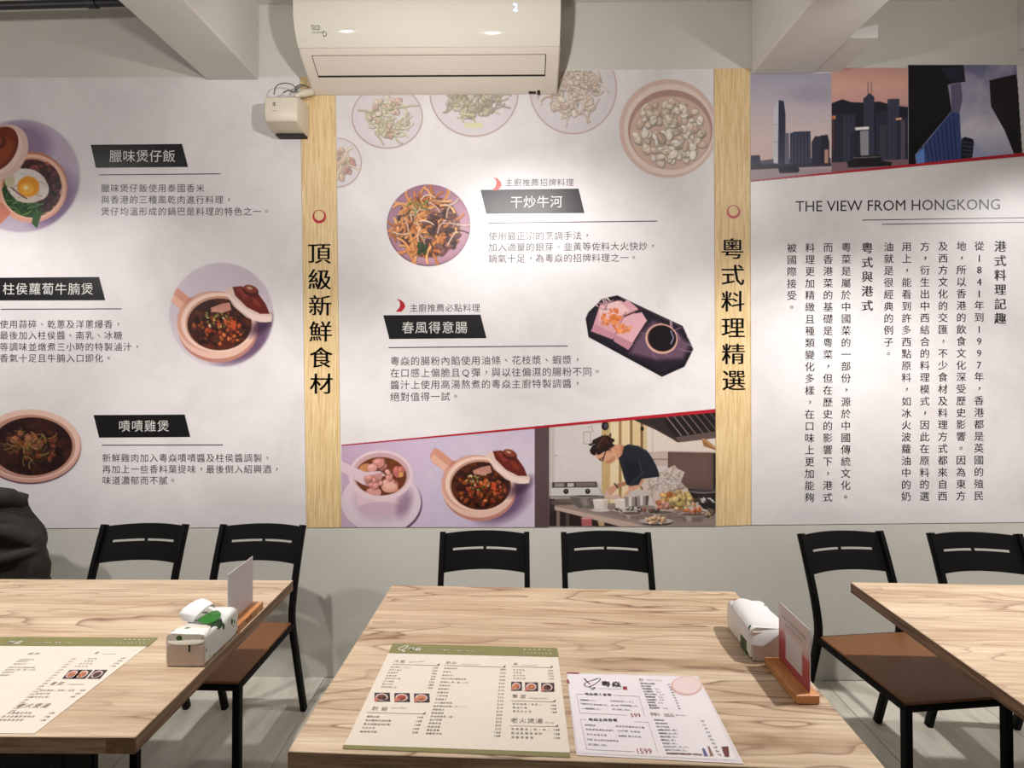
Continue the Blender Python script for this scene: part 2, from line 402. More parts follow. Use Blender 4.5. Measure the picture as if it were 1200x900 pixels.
    def build(s, name, place, mat, parent, mask=None, grain=0.05):
        """flat grid; place(px,py) -> world coordinates of the printed spot"""
        s.C = s.C * (1 - grain / 2 + grain * s.noise((s.x1 - s.x0) / 90.0, 2))[..., None]
        P = place(s.X, s.Y).reshape(-1, 3)
        nx, ny = s.nx, s.ny; j, i = np.mgrid[0:ny - 1, 0:nx - 1]; b = (j * nx + i)
        q = np.stack([b, b + nx, b + nx + 1, b + 1], -1)
        if mask is not None:
            k = mask[:-1, :-1] | mask[1:, :-1] | mask[:-1, 1:] | mask[1:, 1:]; q = q[k]
        q = q.reshape(-1, 4)
        used = np.unique(q); re = np.full(nx * ny, -1); re[used] = np.arange(len(used)); q = re[q]; P = P[used]
        me = bpy.data.meshes.new(name); me.vertices.add(len(P)); me.vertices.foreach_set('co', P.ravel())
        me.loops.add(q.size); me.loops.foreach_set('vertex_index', q.ravel().astype(np.int32))
        me.polygons.add(len(q)); me.polygons.foreach_set('loop_start', np.arange(len(q), dtype=np.int32) * 4)
        me.update(calc_edges=True)
        c = np.clip(s.C / 255, 0, 1).reshape(-1, 3)[used]
        c = np.where(c <= 0.04045, c / 12.92, ((c + 0.055) / 1.055) ** 2.4)
        col = np.concatenate([c, s.A.reshape(-1, 1)[used]], 1)
        at = me.color_attributes.new('print', 'FLOAT_COLOR', 'POINT'); at.data.foreach_set('color', col.ravel())
        return mesh_obj(name, me, mat, parent)
def wall_place(off):
    def f(X, Y):
        u, v = (X - 600) / FPX, -(Y - HZ) / FPX
        dx = u * math.cos(YAW) - math.sin(YAW); dy = u * math.sin(YAW) + math.cos(YAW); t = WY / dy
        return np.stack([dx * t, np.full(X.shape, WY - 0.003 - off), CAMZ + v * t], -1)
    return f
def disc_alpha(C, cx, cy, rx, ry, soft=3.0): C.A = np.clip(0.5 - C.d_ell(C.X, C.Y, cx, cy, rx, ry, 0) / soft, 0, 1)

# ================================================================ THE SETTING
wall = obj('wall_back', newbox(-4.6, WY, 0, 4.6, WY + 0.15, 3.27), M['wall']); tag(wall, kind='structure')
ceil = obj('ceiling', newbox(-4.6, -3.6, 3.262, 4.6, WY + 0.15, 3.4), M['ceil']); tag(ceil, kind='structure')
zb = on_wall(600, 90)[1]
bx0, bx1 = on_wall(243, 92)[0], on_wall(303.5, 92)[0]
b1 = obj('trim_1', newbox(bx0, -3.5, zb - 0.01, bx1, WY, 3.27, bev=0.006), M['beam']); tag(b1, kind='structure')
cx0, cx1 = on_wall(880.5, 87)[0], on_wall(952, 87)[0]
b2 = obj('trim_2', newbox(cx0, -3.5, zb + 0.005, cx1, WY, 3.27, bev=0.006), M['beam']); tag(b2, kind='structure')
bm = bmesh.new()      # small boxed duct beside the right beam, its top sloping
x1 = on_wall(983, 87)[0]; z0 = zb + 0.012
p = [(cx1, 2.28, z0), (x1, 2.28, z0), (x1, WY, z0), (cx1, WY, z0)]; q = [(cx1, 2.28, z0 + 0.025), (x1, 2.28, z0 + 0.06), (x1, WY, z0 + 0.12), (cx1, WY, z0 + 0.12)]
P = [bm.verts.new(v) for v in p]; Q = [bm.verts.new(v) for v in q]
bm.faces.new(P); bm.faces.new(Q[::-1])
for k in range(4): bm.faces.new((P[k], P[(k + 1) % 4], Q[(k + 1) % 4], Q[k]))
tag(obj('trim_3', bm, M['beam']), kind='structure')
tag(obj('trim_4', newbox(on_wall(1193, 60)[0], 1.95, 3.02, 4.0, WY, 3.27, bev=0.004), M['beam']), kind='structure')

# floor: pale stone-look tiles with thin recessed joints
fl = obj('floor', newbox(-4.6, -3.6, -0.05, 4.6, WY + 0.1, -0.003), plain('floor_joint', (120, 116, 108), 0.8)); tag(fl, kind='structure')
def floor_mat():
    T = NT('pale_plank_tile'); geo = T.n('ShaderNodeNewGeometry'); oi = T.n('ShaderNodeObjectInfo')
    mp = T.n('ShaderNodeMapping'); mp.inputs['Scale'].default_value = (5, 1.2, 1); T.l(geo.outputs['Position'], mp.inputs['Vector'])
    nz = T.n('ShaderNodeTexNoise', i_Scale=3.0, i_Detail=7.0, i_Roughness=0.65, i_Distortion=0.6); T.l(mp.outputs[0], nz.inputs['Vector'])
    r = ramp(T, [(0.3, (186, 180, 164)), (0.5, (208, 203, 189)), (0.75, (224, 220, 208))]); T.l(nz.outputs['Fac'], r.inputs[0])
    mx = T.n('ShaderNodeMix', data_type='RGBA', blend_type='MULTIPLY'); mx.inputs[0].default_value = 1
    rr = ramp(T, [(0.0, (236, 236, 236)), (1.0, (255, 255, 255))]); T.l(oi.outputs['Random'], rr.inputs[0])
    T.l(r.outputs[0], mx.inputs[6]); T.l(rr.outputs[0], mx.inputs[7]); T.l(mx.outputs[2], T.b.inputs['Base Color']); T.b.inputs['Roughness'].default_value = 0.35
    return T.m
fm = floor_mat()
tw, tl = 0.60, 1.20
tm = bpy.data.meshes.new('tile'); bm = newbox(0, 0, -0.006, tw - 0.003, tl - 0.003, 0.0, bev=0.0012, seg=1); bm.to_mesh(tm); bm.free(); tm.materials.append(fm)
for i in range(-7, 7):
    for j in range(-2, 3):
        x = -0.93 + i * tw; y = WY - (j + 1) * tl + (0.6 if i % 2 else 0.0)
        if x < -4.5 or x > 4: continue
        if y + tl > WY + 0.7 or y + tl < -1: continue
        o = bpy.data.objects.new('tile', tm); COL.objects.link(o); o.location = (x, y, 0); o.parent = fl

# ================================================================ MURAL
def panel(name, label, corners, mat, cat='poster'):
    bm = bmesh.new(); f = [on_wall(*c) for c in corners]
    a = [bm.verts.new((x, WY - 0.003, z)) for x, z in f]; b = [bm.verts.new((x, WY - 0.0003, z)) for x, z in f]
    bm.faces.new(a); bm.faces.new(b[::-1]); n = len(a)
    for k in range(n): bm.faces.new((a[k], b[k], b[(k + 1) % n], a[(k + 1) % n]))
    return tag(obj(name, bm, mat), label, cat)
left = panel('wall_poster', 'white wall poster of clay pot dishes behind the left table', [(-420, 93), (351.6, 90.5), (359.2, 617.5), (-420, 621)], M['paper'])
mid = panel('wall_poster', 'central white wall poster with noodle plate and kitchen photo, below the air conditioner', [(393.5, 84), (836, 81.5), (838.6, 616.5), (400.5, 617.8)], M['paper'])
right = panel('wall_poster', 'white wall poster with harbour skyline photos and vertical text at right', [(879, 87), (1560, 70), (1560, 608), (880.3, 615)], M['paper'])
s1 = panel('wood_strip', 'pale wood-print strip with six characters, left of central poster', [(352.0, 90.5), (393.0, 90.5), (400.0, 617.8), (359.6, 618.3)], M['bamboo'], 'wall strip')
s2 = panel('wood_strip', 'pale wood-print strip with six characters, right of central poster', [(836.5, 81), (878.5, 80.5), (879.8, 615), (839.1, 616.5)], M['bamboo'], 'wall strip')

# strips: ring and characters
def ring(x, y, parent):
    ink = Ink(wall_plane, 0.0006); n = 40
    for k in range(n):
        a0, a1 = 2 * math.pi * k / n, 2 * math.pi * (k + 1) / n
        o = [(x + 8 * math.cos(a), y + 8 * math.sin(a)) for a in (a0, a1)]; i = [(x - 0.2 + 5.7 * math.cos(a), y - 1.2 + 5.9 * math.sin(a)) for a in (a1, a0)]
        wpoly(ink, o + i)
    ink.done('ring_mark', M['red_ink'], parent)
ring(374.5, 254, s1); ring(859.3, 248.5, s2)
for st, xs, ys, s in ((s1, (374.5, 377), (297, 449.5), '頂級新鮮食材'), (s2, (858, 859.5), (291.5, 445.5), '粵式料理精選')):
    for k, ch in enumerate(s):
        ink = Ink(wall_plane, 0.0006); t = k / 5; X, Z = on_wall(xs[0] + t * (xs[1] - xs[0]), ys[0] + t * (ys[1] - ys[0])); put(ink, ch, X, Z, 26 / PXM, 0.014, 1.08)
        o = ink.done('character', M['ink'], st)

# headings
def banner(parent, quad, text, x0, pitch, y, size, rule, slope=0.0, extra=None):
    ink = Ink(wall_plane, 0.0006); wpoly(ink, quad); b = ink.done('heading_banner', M['ink'], parent)
    ink = Ink(wall_plane, 0.0012); wtext(ink, text, x0, y, pitch, size, slope, -0.008); ink.done('lettering', M['pale_ink'], b)
    ink = Ink(wall_plane, 0.0006); wline(ink, rule[0], rule[1], 1.1); ink.done('rule_line', M['rule_ink'], parent)
def bodytext(parent, lines, x, ys, pitch, size, slope=0.0, off=-0.012):
    for s, y in zip(lines, ys):
        ink = Ink(wall_plane, 0.0006); wtext(ink, s, x, y, pitch, size, slope, off); ink.done('text_line', M['body_ink'], parent)
banner(left, [(107, 170), (213.8, 169), (221, 196), (113, 197)], '臘味煲仔飯', 128.5, 15.6, 183.2, 15.5, ((117, 205.2), (258.5, 204)))
bodytext(left, ['臘味煲仔飯使用泰國香米', '與香港的三種風乾肉進行料理，', '煲仔均溫形成的鍋巴是料理的特色之一。'], 118.5, (220.7, 234.2, 248), 11.1, 10.4)
banner(left, [(-9, 325.6), (116.7, 324.7), (124, 352), (-2, 352.3)], '柱侯蘿蔔牛腩煲', 3.5, 15.3, 338.6, 15, ((1.5, 362.5), (143, 362)))
bodytext(left, ['使用蒜碎、乾蔥及洋蔥爆香，', '最後加入柱侯醬、南乳、冰糖', '等調味並燉煮三小時的特製滷汁，', '香氣十足且牛腩入口即化。'], 0, (380, 393, 406.5, 419.7), 11.1, 10.6)
banner(left, [(110.3, 486.3), (217, 485.7), (223.5, 512), (116.8, 512.7)], '嘖嘖雞煲', 139, 15.1, 499, 14.5, ((120, 521.6), (261.5, 521.2)))
bodytext(left, ['新鮮雞肉加入粵焱嘖嘖醬及柱侯醬調製，', '再加上一些香料葉提味，最後倒入紹興酒，', '味道濃郁而不膩。'], 120, (536.5, 549.6, 562.8), 11.05, 10.6)
banner(mid, [(563.2, 222.8), (677.9, 221.3), (684.8, 249.8), (570, 250.8)], '干炒牛河', 597.5, 15.5, 237, 15, ((572.5, 261.6), (770, 259.3)), -0.01)
bodytext(mid, ['使用最正宗的烹調手法，', '加入適量的銀芽、韭黃等佐料大火快炒，', '鍋氣十足，為粵焱的招牌料理之一。'], 572, (277, 290, 303.3), 11.0, 10.6, -0.008)
banner(mid, [(449.3, 369.5), (563.2, 368.8), (570.1, 396.3), (456.5, 397.3)], '春風得意腸', 470.5, 15.6, 384, 15, ((455.5, 407.4), (665.3, 405.4)), -0.005)
bodytext(mid, ['粵焱的腸粉內餡使用油條、花枝漿、蝦漿，', '在口感上偏脆且Q彈，與以往偏濕的腸粉不同。', '醬汁上使用高湯熬煮的粵焱主廚特製調醬，', '絕對值得一試。'], 457, (423.2, 437.2, 451, 465), 11.85, 11.3, -0.008, -0.008)
bodytext(mid, ['主廚推薦招牌料理'], 591.5, (214.3,), 10.15, 9.6, -0.004, 0.0)
bodytext(mid, ['主廚推薦必點料理'], 479.8, (361,), 10.4, 10, -0.004, 0.0)
for k, (x, y) in enumerate(((0, 0), (-112.8, 142.2))):
    ink = Ink(wall_plane, 0.0011)
    sh = [(577.8, 207.9), (583, 209.6), (586.6, 213), (588, 217), (586.3, 220), (583.3, 223), (576.5, 223.2), (580.3, 219.6), (582, 215.5), (581.2, 211)]
    for a in range(5):      # quads up the curved pepper
        i, j = a, 9 - a
        if a < 4: wpoly(ink, [(sh[i][0] + x, sh[i][1] + y), (sh[i + 1][0] + x, sh[i + 1][1] + y), (sh[j - 1][0] + x, sh[j - 1][1] + y), (sh[j][0] + x, sh[j][1] + y)])
    ink.done('chilli_mark', M['red_ink'] if k else plain('coral_print', (214, 70, 66), 0.4), mid)
# right poster
ink = Ink(wall_plane, 0.0006)
wword(ink, 'THE VIEW FROM HONGKONG', 932, 1171, 248.2, 12.2, -0.0105, 0.006); ink.done('title_lettering', M['ink'], right)
ink = Ink(wall_plane, 0.0006); wline(ink, (1010, 258.2), (1290, 254), 1.1); wline(ink, (1033, 263), (1290, 259.3), 1.1); ink.done('rule_line', M['rule_ink'], right)
cols = [(1147, '從1841年到1997年，香港都是英國的殖民'), (1126, '地，所以香港的飲食文化深受歷史影響。因為東方'), (1104.6, '及西方文化的交匯，不少食材及料理方式都來自西'),
        (1083.4, '方，衍生出中西結合的料理模式，因此在原料的選'), (1062, '用上，能看到許多西點原料，如冰火波蘿油中的奶'), (1041, '油就是很經典的例子。'),
        (991.2, '粵菜是屬於中國菜的一部份，源於中國傳統文化。'), (970, '而香港菜的基礎是粵菜，但在歷史的影響下，港式'), (948.8, '料理更加精緻且種類變化多樣，在口味上更加能夠'), (927.5, '被國際接受。')]
for x, s in cols:
    ink = Ink(wall_plane, 0.0006); wtext(ink, s, x, 288.3 + (1147 - x) * 0.0105, 13.92, 11.6, off=0.006, vertical=True, dxv=-0.03); ink.done('text_column', M['body_ink'], right)
ink = Ink(wall_plane, 0.0006)
wtext(ink, '港式料理記趣', 1171.5, 288.9, 16.85, 14, off=0.022, vertical=True); wtext(ink, '粵式與港式', 1015.8, 290.7, 16.85, 13.6, off=0.022, vertical=True)
ink.done('column_heading', M['body_ink'], right)
ink = Ink(wall_plane, 0.0014); wline(ink, (880, 212.4), (1290, 172.6), 1.2, 5.2); ink.done('red_rule', M['red_ink'], right)
ink = Ink(wall_plane, 0.0014); wline(ink, (400.2, 521.8), (838, 481.2), 1.0, 4.2); ink.done('red_rule', M['red_ink'], mid)

# ---------------------------------------------------------------- printed pictures
BROWN = [(70, 32, 20), (96, 42, 22), (124, 56, 28), (60, 26, 20), (150, 72, 36), (48, 22, 16)]
def casserole(C, cx, cy, r, lid=True, handle=True, k=1.0):
    """clay pot seen from above with stew, handle at upper left, brown lid leaning at upper right; r = half width of the rim"""
    q = r / 42.0
    def e(x, y, rx, ry, col, **kw): C.ell(cx + x * q, cy + y * q, rx * q, ry * q, col, **kw)
    def pl(pts, col, **kw): C.poly([(cx + x * q, cy + y * q) for x, y in pts], col, **kw)
    C.shadow(cx + 24 * q, cy + 18 * q, 34 * q, 22 * q, -0.5, 0.75, (80, 50, 84), 12)
    if handle:
        pl([(-56, -34), (-51, -42), (-46, -40), (-30, -27), (-38, -14), (-54, -26)], (214, 150, 128)); pl([(-55, -28), (-38, -14), (-34, -20), (-52, -35)], (236, 186, 166), a=0.8)
        pl([(-30, -27), (-38, -14), (-34, -10), (-26, -26)], (170, 92, 68), a=0.7)
    e(0, 5, 42, 36, (188, 130, 116)); e(-1, 2, 42, 35, (232, 190, 172)); e(-5, -2, 38, 32, (196, 128, 98), a=0.45)
    e(0, -1, 38.5, 31, (240, 206, 190)); e(1, 0, 35, 28.5, (196, 146, 124)); e(1.5, 1, 33.5, 27, (52, 24, 18))
    C.setclip_ell(cx + 1.5 * q, cy + 1 * q, 33 * q, 26.5 * q)
    C.mottle((120, 52, 26), (60, 26, 18), 7 * q, 0.9)
    C.chunks(cx + 2 * q, cy + 4 * q, 28 * q, 20 * q, 90, 2.0 * q, BROWN, 1.5)
    C.chunks(cx + 6 * q, cy + 8 * q, 20 * q, 14 * q, 30, 1.8 * q, [(168, 74, 36), (190, 96, 52), (140, 50, 30)], 1.4)
    C.chunks(cx - 2 * q, cy - 4 * q, 14 * q, 10 * q, 34, 0.9 * q, [(126, 128, 62), (190, 190, 120), (70, 78, 36), (210, 190, 150)], 1.5, shade=False)
    pl([(-8, -16), (2, -20), (12, -22), (14, -14), (4, -11), (-6, -12)], (206, 146, 130), a=0.9); pl([(14, -4), (19, -2), (18, 8), (13, 4)], (206, 84, 44), a=0.9)
    C.clip = None
    if lid:
        C.shadow(cx + 46 * q, cy + 2 * q, 16 * q, 7 * q, -0.6, 0.8, (62, 38, 62), 7)
        pl([(7, -34), (12, -38), (20, -37), (52, -14), (57, -8), (56, -2), (50, -1), (36, -4), (20, -16)], (226, 196, 186)); pl([(7, -34), (20, -22), (36, -10), (56, -6), (56, -2), (44, -1), (30, -6), (16, -18)], (240, 216, 206), a=0.8)
        pl([(15, -38), (24, -39), (42, -31), (50, -20), (54, -10), (44, -10), (30, -17), (18, -29)], (104, 34, 28)); pl([(18, -37), (26, -37), (36, -31), (28, -25)], (140, 56, 50), a=0.8)
        e(34, -34, 8.5, 5.5, (74, 26, 20), ang=0.3); e(34, -36, 7.5, 4, (130, 58, 42), ang=0.3); e(33, -37, 3, 1.4, (196, 150, 130), ang=0.3); e(40, -22, 6, 2.5, (140, 60, 40), ang=0.8, a=0.7)

# left poster: clay rice pot, beef pot, chicken pot
C = Canvas(-48, 136, 98, 277, 1.5, (190, 174, 192), 3)
C.mottle((180, 160, 182), (200, 184, 200), 40, 0.8); C.shadow(62, 235, 32, 32, 0, 0.7, (96, 62, 110), 26); C.shadow(30, 170, 30, 24, 0.3, 0.5, (104, 70, 110), 14)
C.ell(38, 219, 42, 41, (190, 122, 100)); C.ell(37, 221, 42, 40, (224, 164, 140)); C.ell(39, 219, 38.5, 37.5, (238, 190, 166)); C.ell(38, 220, 35.5, 35, (206, 142, 116)); C.ell(38, 220, 33, 33, (66, 28, 30))
C.poly([(-14, 240), (4, 238), (14, 250), (2, 262), (-16, 262)], (204, 126, 104))
C.setclip_ell(38, 220, 35, 35)
C.ell(42, 200, 7, 6, (168, 74, 66)); C.ell(43, 201, 5, 4, (194, 104, 92)); C.ell(60, 195, 7, 6, (168, 74, 66), ang=0.6); C.ell(60, 196, 5, 4, (190, 96, 82)); C.chunks(54, 208, 16, 14, 40, 3.0, [(70, 26, 32), (96, 40, 44), (54, 18, 26), (110, 50, 50)], 1.5); C.chunks(58, 228, 16, 16, 50, 3.0, [(54, 20, 30), (80, 32, 38), (44, 16, 22)], 1.6)
C.poly([(3, 222), (8, 214), (22, 232), (36, 238), (52, 246), (46, 266), (40, 258), (22, 258), (8, 246)], (34, 66, 30)); C.strands(24, 244, 20, 14, 46, 12, 2, [(44, 84, 34), (66, 106, 48), (24, 50, 24), (92, 128, 70)]); C.clip = None
C.poly([(40, 248), (50, 250), (44, 268), (38, 262)], (50, 84, 44))
C.ell(32, 217, 24, 19, (224, 214, 206), ang=0.2); C.ell(22, 207, 9, 10, (230, 222, 214)); C.ell(46, 222, 12, 13, (226, 214, 204)); C.ell(34, 230, 17, 8, (214, 196, 186)); C.ell(12, 211, 6, 9, (206, 196, 160)); C.strands(32, 218, 22, 16, 12, 9, 0.8, [(150, 110, 90), (190, 160, 140)], 0.5)
C.ell(34, 219, 13, 12, (232, 150, 30)); C.ell(32, 221, 8, 7, (244, 176, 60)); C.ell(31, 220, 3, 2.5, (252, 226, 170)); C.line([(14, 220), (24, 228), (32, 233)], 1.6, (90, 40, 46), 0.8)
C.ell(4, 179, 35, 27, (226, 190, 180), ang=-0.95); C.ell(2, 178, 30, 22, (236, 206, 196), ang=-0.95); C.ell(-1, 175, 29, 20, (112, 44, 24), ang=-0.95); C.ell(2, 180, 20, 10, (150, 70, 34), ang=-0.95, a=0.8, soft=4); C.ell(-2, 167, 10, 8, (90, 34, 20)); C.ell(-3, 166, 7, 6, (130, 62, 40))
disc_alpha(C, 25.5, 206.5, 69, 66); C.build('food_picture', wall_place(0.0004), M['print'], left, C.A > 0)
C = Canvas(192, 306, 324, 430, 1.5, (208, 194, 204), 5); C.mottle((200, 186, 196), (216, 204, 212), 36, 0.8)
casserole(C, 256, 379, 47); disc_alpha(C, 260, 369, 61, 61); C.build('food_picture', wall_place(0.0004), M['print'], left, C.A > 0)
C = Canvas(-28, 474, 98, 572, 1.5, POSTER_WHITE, 7)
C.ell(36, 525, 60, 43, (98, 58, 74)); C.ell(36, 522, 60, 43.5, (206, 160, 144)); C.ell(36, 520, 58, 41.5, (230, 192, 176)); C.ell(36, 523, 53, 37, (190, 140, 122)); C.ell(38, 523, 47.5, 34, (40, 20, 20))
C.setclip_ell(38, 523, 47, 33.5); C.mottle((84, 40, 28), (36, 18, 18), 9, 0.9); C.chunks(40, 520, 34, 22, 70, 3.2, [(84, 40, 26), (110, 56, 34), (60, 30, 24), (48, 24, 22)], 1.4); C.chunks(30, 516, 18, 12, 12, 4.5, [(140, 84, 60), (120, 66, 44)], 1.3); C.strands(36, 522, 26, 18, 34, 12, 0.9, [(150, 130, 70), (90, 80, 40), (170, 120, 70)]); C.clip = None
C.A = np.clip(0.5 - C.d_ell(C.X, C.Y, 36, 523.5, 60.5, 44, 0) / 1.2, 0, 1); C.build('food_picture', wall_place(0.0004), M['print'], left, C.A > 0)

# centre poster: pale dishes along the top
def faded(C, fn, seed):
    fn(C)
    return C
def clip_rect_mask(C, x0, y0, x1, y1): return (C.X >= x0 - 0.5) & (C.X <= x1 + 0.5) & (C.Y >= y0 - 0.5) & (C.Y <= y1 + 0.5)
def plate(cx, cy, rx, ry, seed, cols, strand, n, rim=(176, 142, 134), x0=None, y0=None, x1=None):
    C = Canvas(x0 or cx - rx - 1, y0 or cy - ry - 1, x1 or cx + rx + 1, cy + ry + 1, 1.5, POSTER_WHITE, seed)
    C.ell(cx, cy, rx, ry, rim); C.ell(cx, cy - 0.3, rx - 1.6, ry - 1.6, (218, 210, 214)); C.ell(cx, cy, rx * 0.78, ry * 0.78, (224, 216, 216), a=0.6, soft=5)
    C.chunks(cx, cy, rx * 0.6, ry * 0.6, n, 3.4, cols, 1.5, 0.95); C.strands(cx, cy, rx * 0.6, ry * 0.6, n, 16, 2.2, strand)
    C.chunks(cx, cy, rx * 0.55, ry * 0.55, n // 3, 2.5, cols, 1.3, 0.9)
    C.A = np.clip(0.5 - C.d_ell(C.X, C.Y, cx, cy, rx, ry, 0) / 1.2, 0, 1) * 0.8
    return C
PK = [(208, 172, 152), (216, 186, 164), (196, 154, 134), (222, 204, 180)]; GR = [(206, 202, 158), (190, 186, 140), (214, 210, 176)]
C = plate(396, 191, 28.5, 29.5, 11, [(206, 160, 136), (216, 176, 148), (190, 130, 112)], [(220, 200, 160)], 22, x0=395)
C.build('food_picture', wall_place(0.0004), M['print'], mid, C.A > 0)
C = plate(454, 137.5, 42, 37.5, 12, PK, GR, 46); C.build('food_picture', wall_place(0.0004), M['print'], mid, C.A > 0)
C = plate(555.5, 108, 52.5, 53, 13, [(176, 166, 134), (190, 182, 150), (160, 148, 120)], [(170, 162, 128), (196, 190, 140), (150, 140, 112)], 90, y0=86)
C.poly([(545, 144), (566, 144), (565, 150), (544, 150)], (216, 214, 160)); C.build('food_picture', wall_place(0.0004), M['print'], mid, C.A > 0)
C = plate(671.5, 104, 51.5, 54, 14, [(220, 198, 176), (226, 208, 188), (206, 176, 156)], [(224, 208, 184), (212, 186, 160)], 80, rim=(190, 154, 148), y0=83)
C.build('food_picture', wall_place(0.0004), M['print'], mid, C.A > 0)
C = Canvas(725, 92, 835.5, 210, 1.5, POSTER_WHITE, 15)
C.ell(783, 151, 57.5, 58, (214, 180, 164)); C.ell(784, 152, 53, 53.5, (230, 208, 196)); C.ell(785.3, 152.4, 49.5, 46.8, (170, 124, 112)); C.ell(785.3, 156, 47, 43, (206, 172, 152))
C.setclip_ell(785.3, 155, 47, 43.5); C.chunks(785, 155, 42, 38, 130, 4.0, [(214, 192, 168), (226, 208, 186), (200, 170, 146), (232, 222, 204)], 1.4); C.strands(790, 150, 36, 34, 60, 8, 1.0, [(180, 146, 120), (160, 150, 116)], 0.7); C.clip = None
C.A = np.clip(0.5 - C.d_ell(C.X, C.Y, 783, 151, 58, 58, 0) / 1.2, 0, 1) * 0.85
C.build('food_picture', wall_place(0.0004), M['print'], mid, C.A > 0)
# noodles
C = Canvas(453, 215, 552.5, 313, 1.8, POSTER_WHITE, 16)
C.ell(502.4, 264.3, 49, 48, (96, 56, 76)); C.ell(502.8, 264, 48, 47, (170, 124, 146)); C.ell(506, 266, 43, 42, (186, 144, 160), soft=6); C.ell(494, 250, 40, 36, (150, 104, 128), a=0.5, soft=20)
C.ell(502, 266, 37, 36, (96, 50, 36), soft=3, a=0.85)
C.chunks(501, 265, 34, 34, 110, 3.2, [(120, 60, 40), (160, 92, 54), (74, 38, 34), (96, 50, 44)], 1.7)
C.strands(496, 265, 32, 34, 120, 20, 3.0, [(222, 148, 84), (206, 128, 66), (232, 168, 104), (188, 108, 56)]); C.chunks(515, 270, 22, 26, 34, 2.8, [(70, 44, 44), (110, 70, 66), (150, 100, 92)], 1.8); C.strands(504, 260, 34, 34, 26, 18, 1.4, [(220, 180, 160), (240, 214, 190), (92, 60, 50)])
C.chunks(496, 292, 5, 8, 6, 2.6, [(56, 78, 36), (40, 60, 30)], 2.2); C.strands(490, 240, 14, 8, 6, 8, 1.8, [(130, 146, 70)])
C.A = np.clip(0.5 - C.d_ell(C.X, C.Y, 502.4, 264.3, 49, 48, 0) / 1.2, 0, 1); C.build('food_picture', wall_place(0.0004), M['print'], mid, C.A > 0)
# black octagonal tray with rice rolls
C = Canvas(684, 344, 814.5, 443.5, 1.8, POSTER_WHITE, 17)
oc = [(685.9, 373.3), (689, 366), (705.3, 349.9), (723.2, 345.9), (800, 381.9), (812.5, 409.3), (802.1, 429.9), (775.5, 441.9), (689.3, 395.2)]
C.poly(oc, (22, 18, 26)); C.poly([(690, 374), (707, 354), (723, 350), (797, 385), (808, 409), (799, 426), (776, 437), (693, 393)], (34, 26, 38)); C.line([(727, 349), (800, 384), (811, 409)], 1.2, (90, 76, 88), 0.7)
C.setclip_poly(oc); C.poly([(745, 398), (765, 376), (790, 388), (808, 404), (800, 420), (770, 422), (738, 414)], (120, 88, 110), 0.8, 6); C.strands(782, 396, 24, 22, 20, 16, 1.4, [(214, 180, 196), (150, 116, 140)], 0.8)
for (a, b, c_, d) in (((694, 385), (703, 357), (728, 352), (738, 362)), ((700, 377), (735, 351), (748, 362), (722, 392)),):
    C.poly([a, b, c_, d, (726, 385), (716, 396)], (214, 160, 168))
C.poly([(692, 388), (697, 380), (722, 392), (718, 398)], (196, 138, 152)); C.poly([(719, 398), (730, 370), (752, 366), (758, 376), (742, 402), (736, 410)], (222, 172, 180)); C.poly([(721, 392), (742, 402), (736, 410), (719, 400)], (190, 134, 146)); C.poly([(703, 360), (724, 352), (738, 364), (722, 372), (702, 376)], (232, 190, 190)); C.line([(731, 371), (752, 362)], 1.8, (70, 40, 48)); C.line([(722, 390), (733, 366)], 1.2, (150, 90, 100), 0.7); C.line([(742, 402), (757, 378)], 1.6, (60, 36, 44))
C.chunks(716, 372, 14, 9, 26, 2.2, [(220, 120, 60), (232, 148, 90), (204, 96, 44)], 1.8, 0.75, False); C.chunks(730, 384, 10, 6, 16, 2.0, [(220, 120, 60), (232, 148, 90)], 1.8, 0.7, False); C.strands(708, 356, 10, 7, 12, 10, 1.2, [(240, 214, 210), (200, 150, 160)]); C.clip = None
C.ell(775, 397, 19, 17.5, (214, 168, 150), ang=0.3); C.ell(775.5, 396.5, 17, 15.5, (70, 40, 40), ang=0.3); C.ell(776, 396.5, 16, 14.5, (18, 12, 16), ang=0.3); C.line([(786, 388), (789, 396), (786, 403)], 1.4, (170, 160, 190), 0.8)
C.A = np.clip(0.5 - C.d_poly(C.X, C.Y, oc) / 1.0, 0, 1); C.build('food_picture', wall_place(0.0004), M['print'], mid, C.A > 0)

def slant_mask(C, x0, y0, x1, y1): return C.Y > y0 + (C.X - x0) / (x1 - x0) * (y1 - y0) - 0.6
